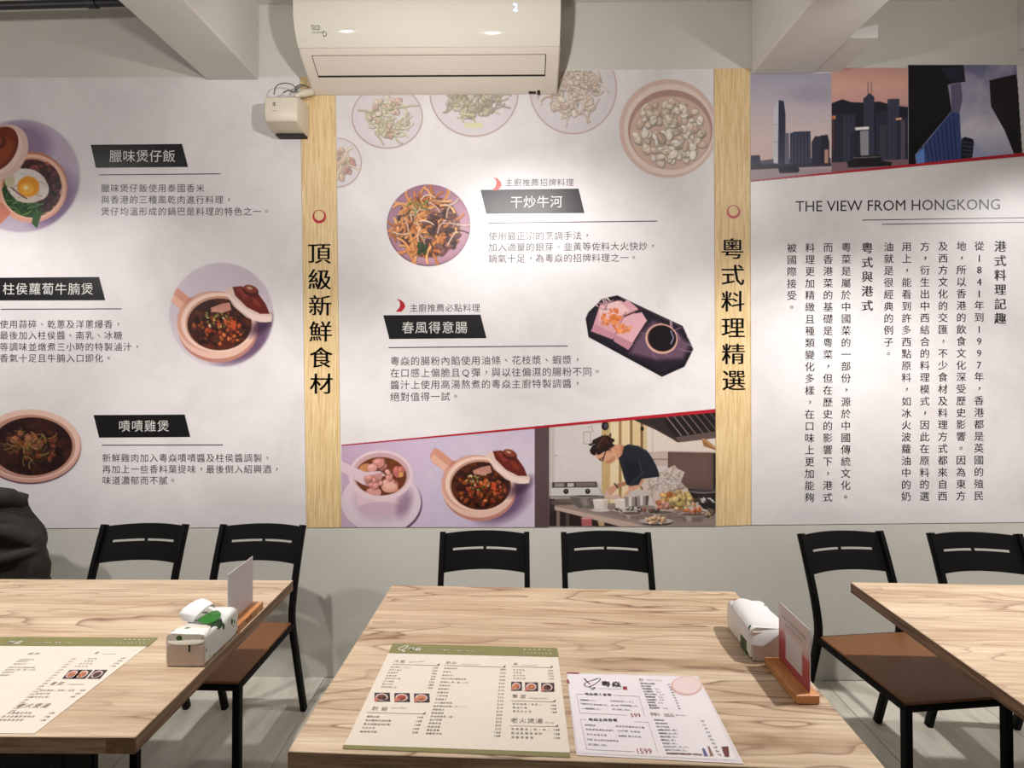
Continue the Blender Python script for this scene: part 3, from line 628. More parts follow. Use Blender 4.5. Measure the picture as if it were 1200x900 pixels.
# soup cup
C = Canvas(400.5, 510, 503, 617.6, 1.6, (206, 182, 206), 21); C.grad([(400, (196, 166, 190)), (503, (212, 192, 214))], 'x'); C.mottle((190, 160, 188), (214, 192, 214), 60, 0.35)
C.ell(449, 590, 46, 37, (92, 58, 92)); C.ell(447, 588, 46.5, 37, (224, 204, 214)); C.ell(447, 586, 32, 26, (196, 168, 184), a=0.6, soft=8); C.poly([(414, 560), (480, 560), (472, 596), (455, 604), (436, 603), (420, 592)], (226, 196, 204)); C.ell(446, 596, 27, 8, (208, 176, 190)); C.shadow(474, 590, 8, 16, 0.3, 0.5, (110, 76, 110), 8)
C.ell(446.5, 557, 37.5, 29.5, (232, 204, 210)); C.ell(446.5, 555.5, 33.5, 25, (206, 166, 170)); C.ell(446.5, 558, 30, 22.5, (110, 56, 30))
C.setclip_ell(446.5, 558, 30, 22.5); C.mottle((150, 84, 44), (80, 36, 24), 12, 0.8); C.ell(432, 549, 11, 6, (204, 140, 92)); C.ell(441, 543, 8, 2.5, (60, 30, 22)); C.chunks(452, 556, 20, 16, 22, 5.2, [(214, 140, 130), (224, 156, 146), (198, 118, 108)], 1.2); C.ell(457, 571, 9.5, 6, (226, 160, 140)); C.ell(457, 569, 7, 4, (236, 182, 164)); C.ell(438, 577, 9, 6, (220, 156, 146)); C.ell(470, 556, 3, 3, (220, 160, 90)); C.ell(468, 576, 3.5, 3, (214, 160, 70)); C.clip = None
C.poly([(400, 540), (404, 542), (428, 553), (446, 552), (452, 557), (440, 561), (430, 569), (424, 567), (400, 552)], (226, 198, 208)); C.poly([(430, 558), (449, 553), (448, 560), (436, 570), (428, 568)], (206, 146, 140)); C.chunks(438, 564, 9, 6, 8, 4, [(214, 140, 130), (224, 156, 146)], 1.2)
C.build('dish_photo', wall_place(0.0004), M['print'], mid, slant_mask(C, 400, 521.8, 838, 481.2))
C = Canvas(503, 498, 626.5, 617.5, 1.6, (206, 190, 212), 22); C.mottle((206, 190, 204), (222, 210, 220), 60, 0.7)
casserole(C, 562, 568, 43.5); C.build('dish_photo', wall_place(0.0004), M['print'], mid, slant_mask(C, 400, 521.8, 838, 481.2))
C = Canvas(626.5, 496, 643.5, 617.4, 1.0, (92, 72, 76), 23); C.mottle((104, 84, 82), (78, 58, 62), 30, 0.7)
C.build('dish_photo', wall_place(0.0004), M['print'], mid, slant_mask(C, 400, 521.8, 838, 481.2))

# kitchen photo
def KP(pts): return [(620 + a / 5.0, 480 + b / 5.0) for a, b in pts]
C = Canvas(643.5, 479.5, 838.3, 616.6, 2.1, (206, 196, 190), 24)
C.poly(KP([(118, 60), (430, 40), (430, 430), (118, 430)]), (212, 204, 200)); C.poly(KP([(118, 60), (150, 60), (150, 430), (118, 430)]), (190, 180, 176), 0.7)
C.poly(KP([(425, 40), (700, 40), (700, 600), (425, 600)]), (214, 190, 146))
for a, b, c_ in ((425, 475, (196, 168, 116)), (475, 525, (226, 206, 168)), (525, 542, (160, 128, 84)), (542, 590, (224, 202, 160)), (590, 606, (140, 108, 70)), (606, 652, (216, 190, 144)), (652, 668, (130, 98, 64)), (668, 692, (210, 186, 144))): C.poly(KP([(a, 40), (b, 40), (b, 600), (a, 600)]), c_)
C.poly(KP([(690, 90), (870, 180), (1100, 160), (1100, 330), (690, 330)]), (218, 204, 192)); C.poly(KP([(720, 100), (725, 100), (725, 250), (720, 250)]), (180, 160, 150), 0.7)
C.poly(KP([(590, 50), (1100, -5), (1100, 165), (870, 192), (790, 140)]), (52, 42, 42)); C.poly(KP([(860, 160), (1100, 125), (1100, 165), (870, 192)]), (96, 80, 76))
C.poly(KP([(780, 60), (1100, 0), (1100, 125), (860, 160)]), (34, 28, 30))
for k in range(7): C.line(KP([(800 + k * 42, 35 - k * 4), (890 + k * 42, 150 - k * 5)]), 1.5, (140 - k * 8, 118 - k * 8, 112 - k * 8), 0.9)
C.line(KP([(690, 85), (870, 185)]), 1.6, (70, 54, 48)); C.ell(*KP([(445, 95)])[0], 4.2, 5.2, (24, 22, 26)); C.ell(*KP([(449, 95)])[0], 2, 3, (80, 76, 84)); C.ell(*KP([(662, 112)])[0], 2, 2.6, (30, 26, 28))
C.line(KP([(320, 130), (360, 130), (360, 200), (320, 200), (320, 130)]), 0.9, (170, 150, 144)); C.line(KP([(345, 105), (365, 95), (375, 130)]), 0.9, (170, 150, 144)); C.line(KP([(150, 270), (165, 268)]), 1, (150, 140, 138))
# right: stove back panel, sill
C.poly(KP([(700, 250), (810, 240), (810, 330), (700, 330)]), (190, 172, 160)); C.line(KP([(700, 290), (810, 290)]), 1, (120, 100, 92)); C.poly(KP([(812, 246), (1075, 252), (1075, 468), (812, 452)]), (94, 72, 66)); C.poly(KP([(830, 262), (1060, 266), (1060, 440), (830, 430)]), (112, 88, 80), 0.7, 8); C.line(KP([(820, 246), (1075, 252)]), 1.2, (150, 130, 120)); C.poly(KP([(1075, 252), (1100, 255), (1100, 600), (1075, 600)]), (50, 40, 38))
C.poly(KP([(1010, 172), (1025, 165), (1095, 222), (1090, 236), (1022, 214)]), (150, 104, 64)); C.line(KP([(1015, 170), (1090, 225)]), 1, (206, 160, 110))
C.poly(KP([(930, 460), (1100, 468), (1100, 600), (930, 560)]), (44, 36, 34)); C.ell(*KP([(1020, 478)])[0], 16, 2.6, (120, 110, 106)); C.ell(*KP([(1020, 474)])[0], 14, 1.6, (60, 54, 52))
# left: gas hob, shelf
C.poly(KP([(118, 425), (400, 425), (420, 470), (440, 505), (118, 505)]), (186, 178, 176)); C.poly(KP([(135, 425), (395, 421), (400, 455), (135, 458)]), (72, 62, 60)); C.poly(KP([(150, 430), (205, 430), (205, 450), (150, 452)]), (150, 140, 138)); C.poly(KP([(225, 430), (262, 430), (262, 450), (225, 452)]), (196, 188, 184)); C.poly(KP([(275, 428), (385, 426), (390, 446), (275, 450)]), (120, 106, 102)); C.poly(KP([(132, 458), (405, 455), (420, 500), (128, 505)]), (206, 200, 198))
for a in (216, 343): C.ell(*KP([(a, 478)])[0], 3, 3, (22, 20, 22)); C.ell(*KP([(a, 476)])[0], 1.1, 1.1, (120, 110, 110))
C.poly(KP([(118, 505), (440, 505), (440, 600), (118, 600)]), (112, 98, 90)); C.poly(KP([(118, 520), (150, 520), (150, 700), (118, 700)]), (60, 48, 46)); C.poly(KP([(150, 590), (700, 690), (118, 690), (118, 610)]), (46, 36, 34)); C.poly(KP([(125, 510), (240, 510), (240, 520), (125, 522)]), (170, 160, 154))
C.poly(KP([(130, 530), (250, 545), (250, 560), (130, 555)]), (90, 76, 70))
# worktop
C.poly(KP([(150, 560), (560, 545), (1100, 600), (1100, 700), (640, 700), (560, 678), (150, 578)]), (150, 132, 124)); C.poly(KP([(150, 566), (600, 660), (700, 690), (560, 690), (150, 585)]), (192, 168, 156)); C.poly(KP([(300, 570), (900, 590), (1000, 650), (700, 660)]), (120, 102, 96), 0.6, 6)
C.poly(KP([(160, 590), (180, 594), (180, 690), (160, 690)]), (130, 112, 104)); C.poly(KP([(305, 632), (368, 636), (368, 682), (308, 682)]), (176, 96, 100)); C.ell(*KP([(336, 634)])[0], 6.2, 1.6, (206, 150, 150)); C.poly(KP([(215, 605), (235, 608), (235, 690), (215, 690)]), (84, 70, 66)); C.poly(KP([(400, 650), (440, 655), (440, 680), (410, 680)]), (190, 160, 120))
# bag of ingredients
bag = KP([(650, 440), (690, 400), (800, 350), (850, 325), (868, 345), (910, 365), (888, 420), (930, 470), (960, 520), (1020, 580), (1000, 600), (860, 590), (740, 580), (720, 520)])
C.poly(bag, (206, 188, 176)); C.setclip_poly(bag); C.mottle((226, 214, 204), (170, 144, 130), 7, 0.9); C.strands(782, 564, 22, 12, 60, 16, 2.2, [(232, 222, 214), (188, 166, 154), (220, 206, 196)], 0.5); C.chunks(795, 586, 24, 10, 60, 2.6, [(190, 130, 70), (214, 160, 96), (170, 100, 60), (206, 180, 130), (170, 140, 90)], 1.5); C.chunks(800, 585, 14, 6, 20, 3.2, [(204, 178, 120), (190, 164, 108)], 1.4); C.chunks(776, 592, 8, 4, 10, 2.6, [(206, 150, 140), (190, 120, 100)], 1.4); C.clip = None
# person
shirt = KP([(522, 285), (545, 262), (555, 215), (580, 202), (640, 212), (690, 240), (725, 290), (755, 355), (765, 392), (660, 405), (640, 440), (595, 446), (570, 440), (556, 400), (540, 340)])
C.poly(KP([(575, 420), (640, 360), (668, 370), (672, 410), (648, 450), (600, 470), (585, 468)]), (196, 138, 108)); C.poly(KP([(590, 455), (648, 440), (600, 500), (560, 520), (540, 520), (560, 495)]), (214, 160, 130)); C.poly(KP([(500, 440), (560, 420), (574, 440), (520, 458)]), (170, 116, 90))
C.poly(KP([(450, 465), (480, 450), (505, 436), (518, 458), (492, 490), (470, 510), (462, 495)]), (206, 150, 122)); C.line(KP([(500, 432), (518, 458)]), 1.6, (60, 50, 54)); C.poly(KP([(450, 468), (440, 510), (500, 530), (545, 520), (520, 495), (480, 500)]), (206, 176, 166), 0.9)
C.poly(KP([(475, 215), (500, 205), (555, 205), (560, 250), (545, 285), (515, 290), (505, 260)]), (206, 150, 118)); C.poly(KP([(535, 215), (560, 212), (556, 262), (540, 282)]), (160, 100, 76), 0.7, 3)
C.poly(shirt, (34, 36, 46)); C.poly(KP([(560, 300), (640, 300), (660, 372), (600, 430), (575, 430)]), (26, 28, 36)); C.line(KP([(640, 290), (662, 370), (600, 432)]), 1.1, (70, 74, 88), 0.8); C.line(KP([(580, 206), (640, 216), (700, 255), (745, 330)]), 1.2, (74, 78, 92), 0.7)
C.poly(KP([(385, 262), (420, 240), (470, 225), (506, 250), (508, 290), (480, 315), (455, 314), (430, 300), (402, 290), (390, 275)]), (214, 160, 128)); C.poly(KP([(455, 300), (500, 270), (508, 290), (480, 315), (455, 314)]), (176, 116, 88), 0.7, 3)
C.poly(KP([(354, 238), (370, 212), (400, 192), (440, 180), (480, 190), (502, 210), (480, 225), (462, 240), (440, 245), (415, 262), (380, 268), (362, 258)]), (34, 24, 24)); C.poly(KP([(368, 196), (372, 178), (400, 164), (430, 150), (462, 150), (478, 165), (498, 172), (500, 185), (480, 200), (440, 198), (400, 206)]), (44, 28, 26)); C.strands(705, 516, 10, 4, 14, 8, 0.9, [(110, 64, 48), (90, 50, 40), (20, 14, 16)]); C.ell(*KP([(474, 240)])[0], 2, 3, (196, 130, 100)); C.line(KP([(478, 232), (450, 238), (438, 275), (430, 298)]), 1.1, (20, 18, 22)); C.line(KP([(438, 278), (410, 292), (424, 300), (436, 296)]), 0.9, (30, 28, 32)); C.line(KP([(395, 258), (388, 276), (398, 286)]), 0.9, (236, 190, 160)); C.line(KP([(452, 306), (466, 304)]), 0.8, (150, 70, 60))
# bowls, cups, pans
C.poly(KP([(242, 505), (435, 503), (420, 545), (385, 575), (290, 576), (258, 545)]), (104, 94, 90)); C.ell(*KP([(338, 505)])[0], 19.3, 1.8, (190, 182, 178)); C.ell(*KP([(338, 506)])[0], 17, 1.0, (80, 70, 68)); C.poly(KP([(300, 520), (340, 518), (350, 560), (320, 570)]), (170, 160, 154), 0.6, 4)
for a in (418, 545): C.poly(KP([(a - 45, 527), (a + 45, 527), (a + 38, 580), (a - 36, 580)]), (222, 208, 200)); C.ell(*KP([(a, 527)])[0], 9, 1.1, (236, 226, 220)); C.ell(*KP([(a, 588)])[0], 11.5, 1.9, (206, 196, 190)); C.poly(KP([(a + 20, 530), (a + 43, 530), (a + 36, 578), (a + 18, 578)]), (180, 162, 152), 0.6, 3)
for a, b, w in ((600, 505, 42), (665, 500, 36)): C.poly(KP([(a - w, b), (a + w, b), (a + w * 0.9, b + 62), (a - w * 0.9, b + 62)]), (150, 138, 132)); C.poly(KP([(a - w * 0.4, b + 4), (a, b + 4), (a, b + 60), (a - w * 0.4, b + 60)]), (214, 206, 200)); C.ell(*KP([(a, b)])[0], w / 5, 1.2, (196, 188, 184)); C.poly(KP([(a + w * 0.5, b + 4), (a + w, b + 4), (a + w * 0.8, b + 60), (a + w * 0.5, b + 60)]), (70, 58, 56), 0.8)
C.poly(KP([(580, 480), (650, 465), (700, 478), (690, 500), (590, 500)]), (196, 186, 180))
for a, b, w, h in ((600, 605, 68, 32), (770, 600, 84, 30), (958, 612, 84, 44)): C.poly(KP([(a - w, b), (a + w, b), (a + w * 0.6, b + h), (a - w * 0.6, b + h)]), (120, 106, 100)); C.ell(*KP([(a, b)])[0], w / 5, 3.0, (196, 184, 176)); C.ell(*KP([(a, b + 2)])[0], w / 5 - 1.5, 2.0, (110, 90, 80)); C.poly(KP([(a - w * 0.5, b + 12), (a - w * 0.1, b + 14), (a - w * 0.1, b + h), (a - w * 0.4, b + h)]), (206, 196, 188), 0.6, 3)
C.chunks(812, 598, 12, 2.4, 16, 1.6, [(214, 120, 80), (200, 96, 60), (226, 160, 120)], 1.6); C.ell(*KP([(750, 660)])[0], 18, 3.6, (30, 26, 28)); C.ell(*KP([(745, 652)])[0], 20, 3.4, (190, 180, 174)); C.chunks(768, 609, 12, 3.4, 36, 1.6, [(226, 180, 140), (206, 150, 110), (236, 206, 176)], 1.6); C.chunks(760, 597, 14, 2, 12, 1.4, [(150, 90, 60), (60, 50, 46)], 1.6)
C.chunks(832, 600, 6, 5, 14, 2.0, [(206, 180, 150), (170, 150, 120), (90, 76, 60)], 1.6); C.poly(KP([(1000, 520), (1060, 515), (1095, 545), (1010, 545)]), (196, 190, 186)); C.chunks(824, 586, 10, 1.6, 10, 1.6, [(214, 206, 200), (60, 52, 50)], 2.0); C.chunks(736, 596, 16, 2.4, 26, 1.1, [(60, 80, 66), (206, 196, 190), (80, 64, 58), (240, 236, 230)], 1.8, shade=False)
C.build('kitchen_photo', wall_place(0.0004), M['print'], mid, slant_mask(C, 400, 521.8, 838, 481.2))

# skyline photos on the right poster
def SP(pts): return [(800 + a / 3.0, b / 3.0) for a, b in pts]
C = Canvas(879.4, 86, 974, 214, 1.6, (176, 168, 184), 31); C.grad([(86, (170, 166, 182)), (120, (192, 182, 192)), (160, (218, 198, 194)), (192, (214, 188, 182)), (200, (170, 150, 158)), (214, (158, 140, 150))])
C.ell(950, 112, 26, 10, (150, 146, 164), a=0.5, soft=12); C.ell(925, 130, 40, 8, (206, 190, 196), a=0.5, soft=10)
C.poly(SP([(238, 548), (270, 546), (275, 590), (238, 596)]), (62, 60, 84)); C.poly(SP([(272, 566), (318, 560), (520, 556), (520, 586), (272, 590)]), (92, 86, 106)); C.poly(SP([(318, 392), (336, 354), (336, 576), (318, 574)]), (206, 206, 214)); C.poly(SP([(336, 353), (354, 356), (360, 398), (361, 576), (334, 576)]), (48, 52, 76)); C.line(SP([(319, 440), (334, 440)]), 0.8, (150, 150, 160)); C.line(SP([(319, 500), (334, 500)]), 0.8, (150, 150, 160)); C.poly(SP([(358, 470), (372, 468), (374, 576), (358, 576)]), (104, 102, 122))
C.poly(SP([(376, 470), (392, 464), (448, 462), (450, 576), (376, 576)]), (52, 56, 78))
for k in range(6): C.line(SP([(384 + k * 12, 470), (384 + k * 12, 574)]), 0.9, (92, 96, 116), 0.7)
C.poly(SP([(452, 500), (464, 480), (482, 480), (484, 578), (452, 578)]), (46, 48, 66)); C.poly(SP([(482, 478), (508, 474), (514, 500), (514, 580), (482, 580)]), (38, 38, 54)); C.poly(SP([(497, 528), (510, 526), (510, 578), (497, 578)]), (190, 150, 132)); C.poly(SP([(238, 580), (522, 574), (522, 584), (238, 598)]), (52, 50, 66)); C.poly(SP([(334, 592), (340, 588), (404, 586), (410, 600), (404, 608), (340, 610)]), (34, 34, 44)); C.line(SP([(352, 590), (352, 578)]), 0.8, (60, 56, 60))
mk = lambda C: C.Y < 212.4 - (C.X - 880) * 0.0971 + 0.6
C.build('skyline_photo', wall_place(0.0004), M['print'], right, mk(C))
C = Canvas(974, 80, 1063.5, 206, 1.8, (206, 150, 140), 32); C.grad([(80, (206, 156, 144)), (100, (226, 174, 158)), (122, (214, 164, 156)), (130, (150, 120, 130))])
C.ell(1045, 92, 26, 4, (220, 170, 150), a=0.6, soft=8); C.poly(SP([(522, 364), (560, 350), (590, 360), (640, 362), (690, 358), (740, 372), (792, 378), (792, 580), (522, 580)]), (34, 34, 46))
for x0, x1, t, c_ in ((524, 560, 400, (40, 40, 54)), (560, 606, 404, (52, 54, 70)), (590, 640, 470, (38, 42, 56)), (634, 672, 345, (54, 58, 76)), (676, 720, 392, (44, 46, 62)), (718, 760, 350, (60, 62, 80)), (752, 790, 410, (40, 42, 58)), (690, 716, 440, (60, 60, 74)), (764, 780, 424, (80, 74, 84))):
    C.poly(SP([(x0, t), (x1, t - 2), (x1, 575), (x0, 575)]), c_)
    for k in range(3): C.line(SP([(x0 + (k + 0.5) * (x1 - x0) / 3, t + 6), (x0 + (k + 0.5) * (x1 - x0) / 3, 560)]), 0.8, tuple(v + 26 for v in c_), 0.6)
C.poly(SP([(634, 350), (654, 328), (670, 340), (672, 360), (634, 364)]), (60, 62, 80)); C.line(SP([(650, 332), (650, 290)]), 0.9, (120, 92, 96)); C.line(SP([(662, 332), (662, 290)]), 0.9, (120, 92, 96)); C.poly(SP([(622, 462), (652, 460), (652, 548), (624, 550)]), (150, 148, 156)); C.poly(SP([(604, 449), (652, 446), (654, 456), (606, 459)]), (240, 236, 236)); C.poly(SP([(748, 416), (768, 414), (768, 422), (748, 424)]), (236, 180, 140)); C.poly(SP([(522, 408), (536, 408), (536, 420), (522, 420)]), (236, 150, 100)); C.poly(SP([(522, 410), (530, 410), (530, 520), (522, 520)]), (130, 70, 56), 0.6, 3)
C.poly(SP([(522, 572), (800, 560), (800, 620), (522, 620)]), (128, 100, 108)); C.poly(SP([(576, 570), (600, 560), (610, 548), (690, 546), (700, 566), (736, 572), (730, 584), (580, 590)]), (28, 28, 34)); C.line(SP([(600, 556), (690, 552)]), 0.8, (150, 130, 120))
C.build('skyline_photo', wall_place(0.0004), M['print'], right, mk(C))
C = Canvas(1063.5, 76.5, 1197.5, 196, 1.7, (120, 118, 146), 33); C.grad([(76, (110, 108, 140)), (110, (150, 146, 172)), (150, (216, 210, 220)), (196, (150, 156, 190))]); C.mottle((224, 218, 226), (130, 132, 166), 28, 0.55)
C.ell(1142, 146, 12, 10, (214, 208, 214), a=0.7, soft=8); C.poly(SP([(960, 480), (1010, 500), (1100, 555), (960, 560)]), (150, 156, 190), 0.6, 8)
C.poly(SP([(792, 230), (985, 230), (992, 288), (938, 296), (930, 300), (944, 390), (816, 545), (820, 582), (792, 584)]), (14, 13, 18)); C.poly(SP([(905, 240), (980, 235), (986, 284), (940, 290)]), (30, 34, 56))
for k in range(8): C.line(SP([(800, 300 + k * 26), (938, 330 + k * 8)]), 0.8, (44, 40, 46), 0.6)
C.poly(SP([(940, 300), (976, 292), (982, 350), (972, 395), (958, 440), (944, 400)]), (100, 96, 124)); C.poly(SP([(944, 392), (972, 400), (980, 560), (900, 568), (822, 578), (818, 546)]), (56, 72, 122))
for k in range(9): C.line(SP([(950 - k * 14, 402 + k * 15), (962 - k * 14, 566 + k)]), 1.5, (34, 44, 84), 0.9)
C.poly(SP([(818, 546), (846, 520), (850, 574), (822, 578)]), (96, 136, 206)); C.poly(SP([(978, 490), (990, 482), (1018, 490), (1022, 500), (1016, 556), (976, 560)]), (28, 30, 46))
for k in range(4): C.line(SP([(984, 500 + k * 14), (1014, 504 + k * 14)]), 1.0, (96, 104, 130), 0.7)
C.poly(SP([(1076, 284), (1170, 262), (1180, 330), (1195, 540), (1165, 548), (1130, 460), (1082, 375)]), (22, 19, 24))
for k in range(7): C.line(SP([(1078, 288 + k * 11), (1186, 400 + k * 24)]), 0.7, (62, 52, 54), 0.6)
C.A = np.where(C.X > 1190.5 + (C.Y - 76) * 0.065, 0.0, 1.0)
C.build('skyline_photo', wall_place(0.0004), M['print'], right, mk(C) & (C.X < 1192 + (C.Y - 76) * 0.065))

# ================================================================ AIR CONDITIONER and box beside it
AX0, AX1 = -0.984, 0.193
ac = thing('air_conditioner', 'cream wall-mounted air conditioner above the central poster', 'air conditioner', ((AX0 + AX1) / 2, WY, 2.81))
ac_m = Matrix.Translation((-(AX0 + AX1) / 2, -WY, -2.81))
def acobj(name, bm, mat, parent=None, smooth=False):
    bmesh.ops.transform(bm, matrix=ac_m, verts=bm.verts[:]); return obj(name, bm, mat, parent or ac, smooth)
prof = [(2.552, 3.165), (2.40, 3.168), (2.345, 3.155), (2.315, 3.13), (2.308, 3.10), (2.311, 3.05), (2.323, 3.005), (2.345, 2.965), (2.366, 2.937), (2.385, 2.917), (2.425, 2.889), (2.468, 2.862), (2.505, 2.839), (2.542, 2.817), (2.552, 2.819)]
def prof_pts(off):
    out = []
    for i, p in enumerate(prof):
        a = Vector(prof[max(i - 1, 0)]); b = Vector(prof[min(i + 1, len(prof) - 1)]); t = (b - a).normalized(); n = Vector((t.y, -t.x))
        if n.x > 0: n = -n
        out.append(Vector(p) + n * off)
    return out
bm = bmesh.new(); ringsx = []
for x, ins in ((AX0, 0.006), (AX0 + 0.006, 0.0), (AX1 - 0.006, 0.0), (AX1, 0.006)):
    ringsx.append([bm.verts.new((x, q.x, q.y)) for q in prof_pts(-ins)])
for a, b in zip(ringsx[:-1], ringsx[1:]):
    for k in range(len(a)): bm.faces.new((a[k], a[(k + 1) % len(a)], b[(k + 1) % len(a)], b[k]))
bm.faces.new(ringsx[0]); bm.faces.new(ringsx[-1][::-1]); acobj('casing', bm, M['ac2'], smooth=True)
def skin(i0, i1, x0, x1, o0, o1, t0=0.0, t1=1.0):
    """plate following the casing profile between profile points i0 and i1"""
    A, B = prof_pts(o0)[i0:i1 + 1], prof_pts(o1)[i0:i1 + 1]
    def cut(L):
        L = list(L); a = L[0].lerp(L[1], t0); b = L[-2].lerp(L[-1], t1); return [a] + L[1:-1] + [b]
    A, B = cut(A), cut(B); bm = bmesh.new(); R = []
    for x in (x0, x1): R.append([bm.verts.new((x, q.x, q.y)) for q in A + B[::-1]])
    n = len(R[0])
    for k in range(n): bm.faces.new((R[0][k], R[0][(k + 1) % n], R[1][(k + 1) % n], R[1][k]))
    bm.faces.new(R[0]); bm.faces.new(R[1][::-1]); return bm
acobj('front_panel', skin(1, 8, AX0 + 0.004, AX1 - 0.004, 0.0, 0.006, 0.0, 0.9), M['ac'], smooth=True)
slot = acobj('louver_slot', skin(9, 11, -0.930, 0.131, 0.0, 0.0012, 0.0, 1.0), M['dark'])
acobj('louver', skin(9, 11, -0.926, 0.127, 0.0012, 0.004, 0.03, 0.80), M['ac2'], smooth=True)
acobj('lower_lip', skin(11, 13, -0.93, 0.131, 0.0, 0.0022, 0.18, 0.75), M['ac2'])
def ac_plane(a, b, off):        # a = x, b = photo-row measured height on the front panel
    y = np.interp(b, [2.937, 2.965, 3.005, 3.05, 3.10], [2.366, 2.345, 2.323, 2.311, 2.308]); return (a - (AX0 + AX1) / 2, y - 0.0062 - off - WY, b - 2.81)
def acword(s, px0, px1, pyb, cap, mat, off=0.0):
    ink = Ink(ac_plane, 0.001); v, f = glyph(s, 0.0); mx, w = v[:, 0].min(), np.ptp(v[:, 0]); h = v[:, 1].max()
    x0, x1 = on_wall(px0, pyb, 2.32)[0], on_wall(px1, pyb, 2.32)[0]; zb_ = on_wall(px0, pyb, 2.325)[1]
    ink.add([(x0 + (a - mx) / w * (x1 - x0), zb_ + b / h * cap / (FPX / 2.32)) for a, b in v], f); (ink.add([(x0 + (a - mx) / w * (x1 - x0) + off * 0.012, zb_ + b / h * cap / (FPX / 2.32)) for a, b in v], f) if off > 0 else None); ink.done('lettering', mat, ac)
acword('TECO', 364.3, 375, 35.6, 4.4, M['ink'], 0.05)
acword('AIR SERIES', 364.5, 378, 38.6, 1.5, M['ink'])
acword('D', 377.5, 382, 41.5, 5.0, M['ink'], 0.01)
acword('2', 601.6, 606.4, 16.5, 8.5, M['glow'], -0.01)
ink = Ink(lambda a, b, off: (a - (AX0 + AX1) / 2, np.interp(b, [2.817, 2.839, 2.862], [2.542, 2.505, 2.468]) - 0.004 - WY, b - 2.81), 0)
def lowq(x0, y0, x1, y1):
    Yd = 2.53; ink.poly([on_wall(x0, y1, Yd), on_wall(x1, y1, Yd), on_wall(x1, y0, Yd), on_wall(x0, y0, Yd)])
lowq(619.5, 107, 628, 109); lowq(629.5, 106.3, 633, 109.8); ink.done('badge', M['dark'], ac)

bx = thing('junction_box', 'cream plastic box mounted left of the air conditioner', 'box', (-1.087, WY, 2.62))
bm = bmesh.new(); W2 = 0.078
pr = [(-0.003, 0.152), (-0.11, 0.140), (-0.134, 0.125), (-0.138, 0.09), (-0.138, 0.040), (-0.128, 0.020), (-0.06, -0.002), (-0.003, -0.006)]
rg = []
for x, k in ((-W2, 0.93), (-W2 + 0.008, 1.0), (W2 - 0.014, 1.0), (W2 - 0.004, 0.96), (W2, 0.88)): rg.append([bm.verts.new((x, y * k - 0.0001, 0.07 + (z - 0.07) * (0.5 + k / 2))) for y, z in pr])
for a, b in zip(rg[:-1], rg[1:]):
    for k in range(len(a)): bm.faces.new((a[k], a[(k + 1) % len(a)], b[(k + 1) % len(a)], b[k]))
bm.faces.new(rg[0]); bm.faces.new(rg[-1][::-1]); obj('casing', bm, M['cream'], bx, True)
obj('base_plate', newbox(-0.064, -0.05, -0.013, 0.074, -0.003, -0.004, bev=0.003), M['dark'], bx)
ink = Ink(lambda a, b, off: (a, -0.1392, b), 0)
put(ink, '主', -0.028, 0.094, 0.020, 0.01); ink.poly([(-0.036, 0.062), (-0.020, 0.062), (-0.020, 0.0635), (-0.036, 0.0635)]); ink.done('lettering', M['ink'], bx)
def wp(px, py, y): x, z = on_wall(px, py, y); return (x + 1.087, y - WY, z - 2.62)
for pts_, r_ in (([wp(321, 111, 2.47), wp(324, 101, 2.47), wp(333, 97.5, 2.46), wp(343, 99.5, 2.48), wp(348, 106, 2.5), wp(352, 109, 2.52)], 0.0024),
                 ([wp(332, 109, 2.47), wp(338, 106, 2.47), wp(345, 108, 2.48), wp(347, 102, 2.49), wp(353, 99, 2.5), wp(359, 101, 2.53)], 0.0028),
                 ([wp(347, 109, 2.48), wp(349, 103, 2.49), wp(356, 100.5, 2.5), wp(362, 102.5, 2.535)], 0.0028)):
    obj('cable', tube(bmesh.new(), spline(pts_), r_, 6), M['cable'], bx, True)
obj('hose_sleeve', tube(bmesh.new(), spline([wp(346, 113, 2.49), wp(354, 110, 2.50), wp(361, 108.5, 2.515), wp(367, 107.5, 2.535)], 5), [0.012] * 5 + [0.017] * 6 + [0.016] * 3 + [0.006, 0.005], 12), M['cream'], bx, True)

# black conduit across the left bay
pp = thing('conduit_pipe', 'black conduit pipe crossing the ceiling bay at top left', 'pipe', (-2.4, 2.3, 3.09))
tube_b = bmesh.new(); p0 = on_wall(-260, 14, 2.3); p1 = on_wall(206, 1, 2.3)
tube(tube_b, [(p0[0] + 2.4, 0, p0[1] - 3.09), (p1[0] + 2.4, 0, p1[1] - 3.09)], 0.017, 14); obj('pipe', tube_b, M['pipe'], pp, True)
pj = on_wall(108, 3.5, 2.3); obj('coupling', tube(bmesh.new(), [(pj[0] + 2.38, 0, pj[1] - 3.09), (pj[0] + 2.42, 0, pj[1] - 3.0905)], 0.022, 14), M['pipe'], pp, True)

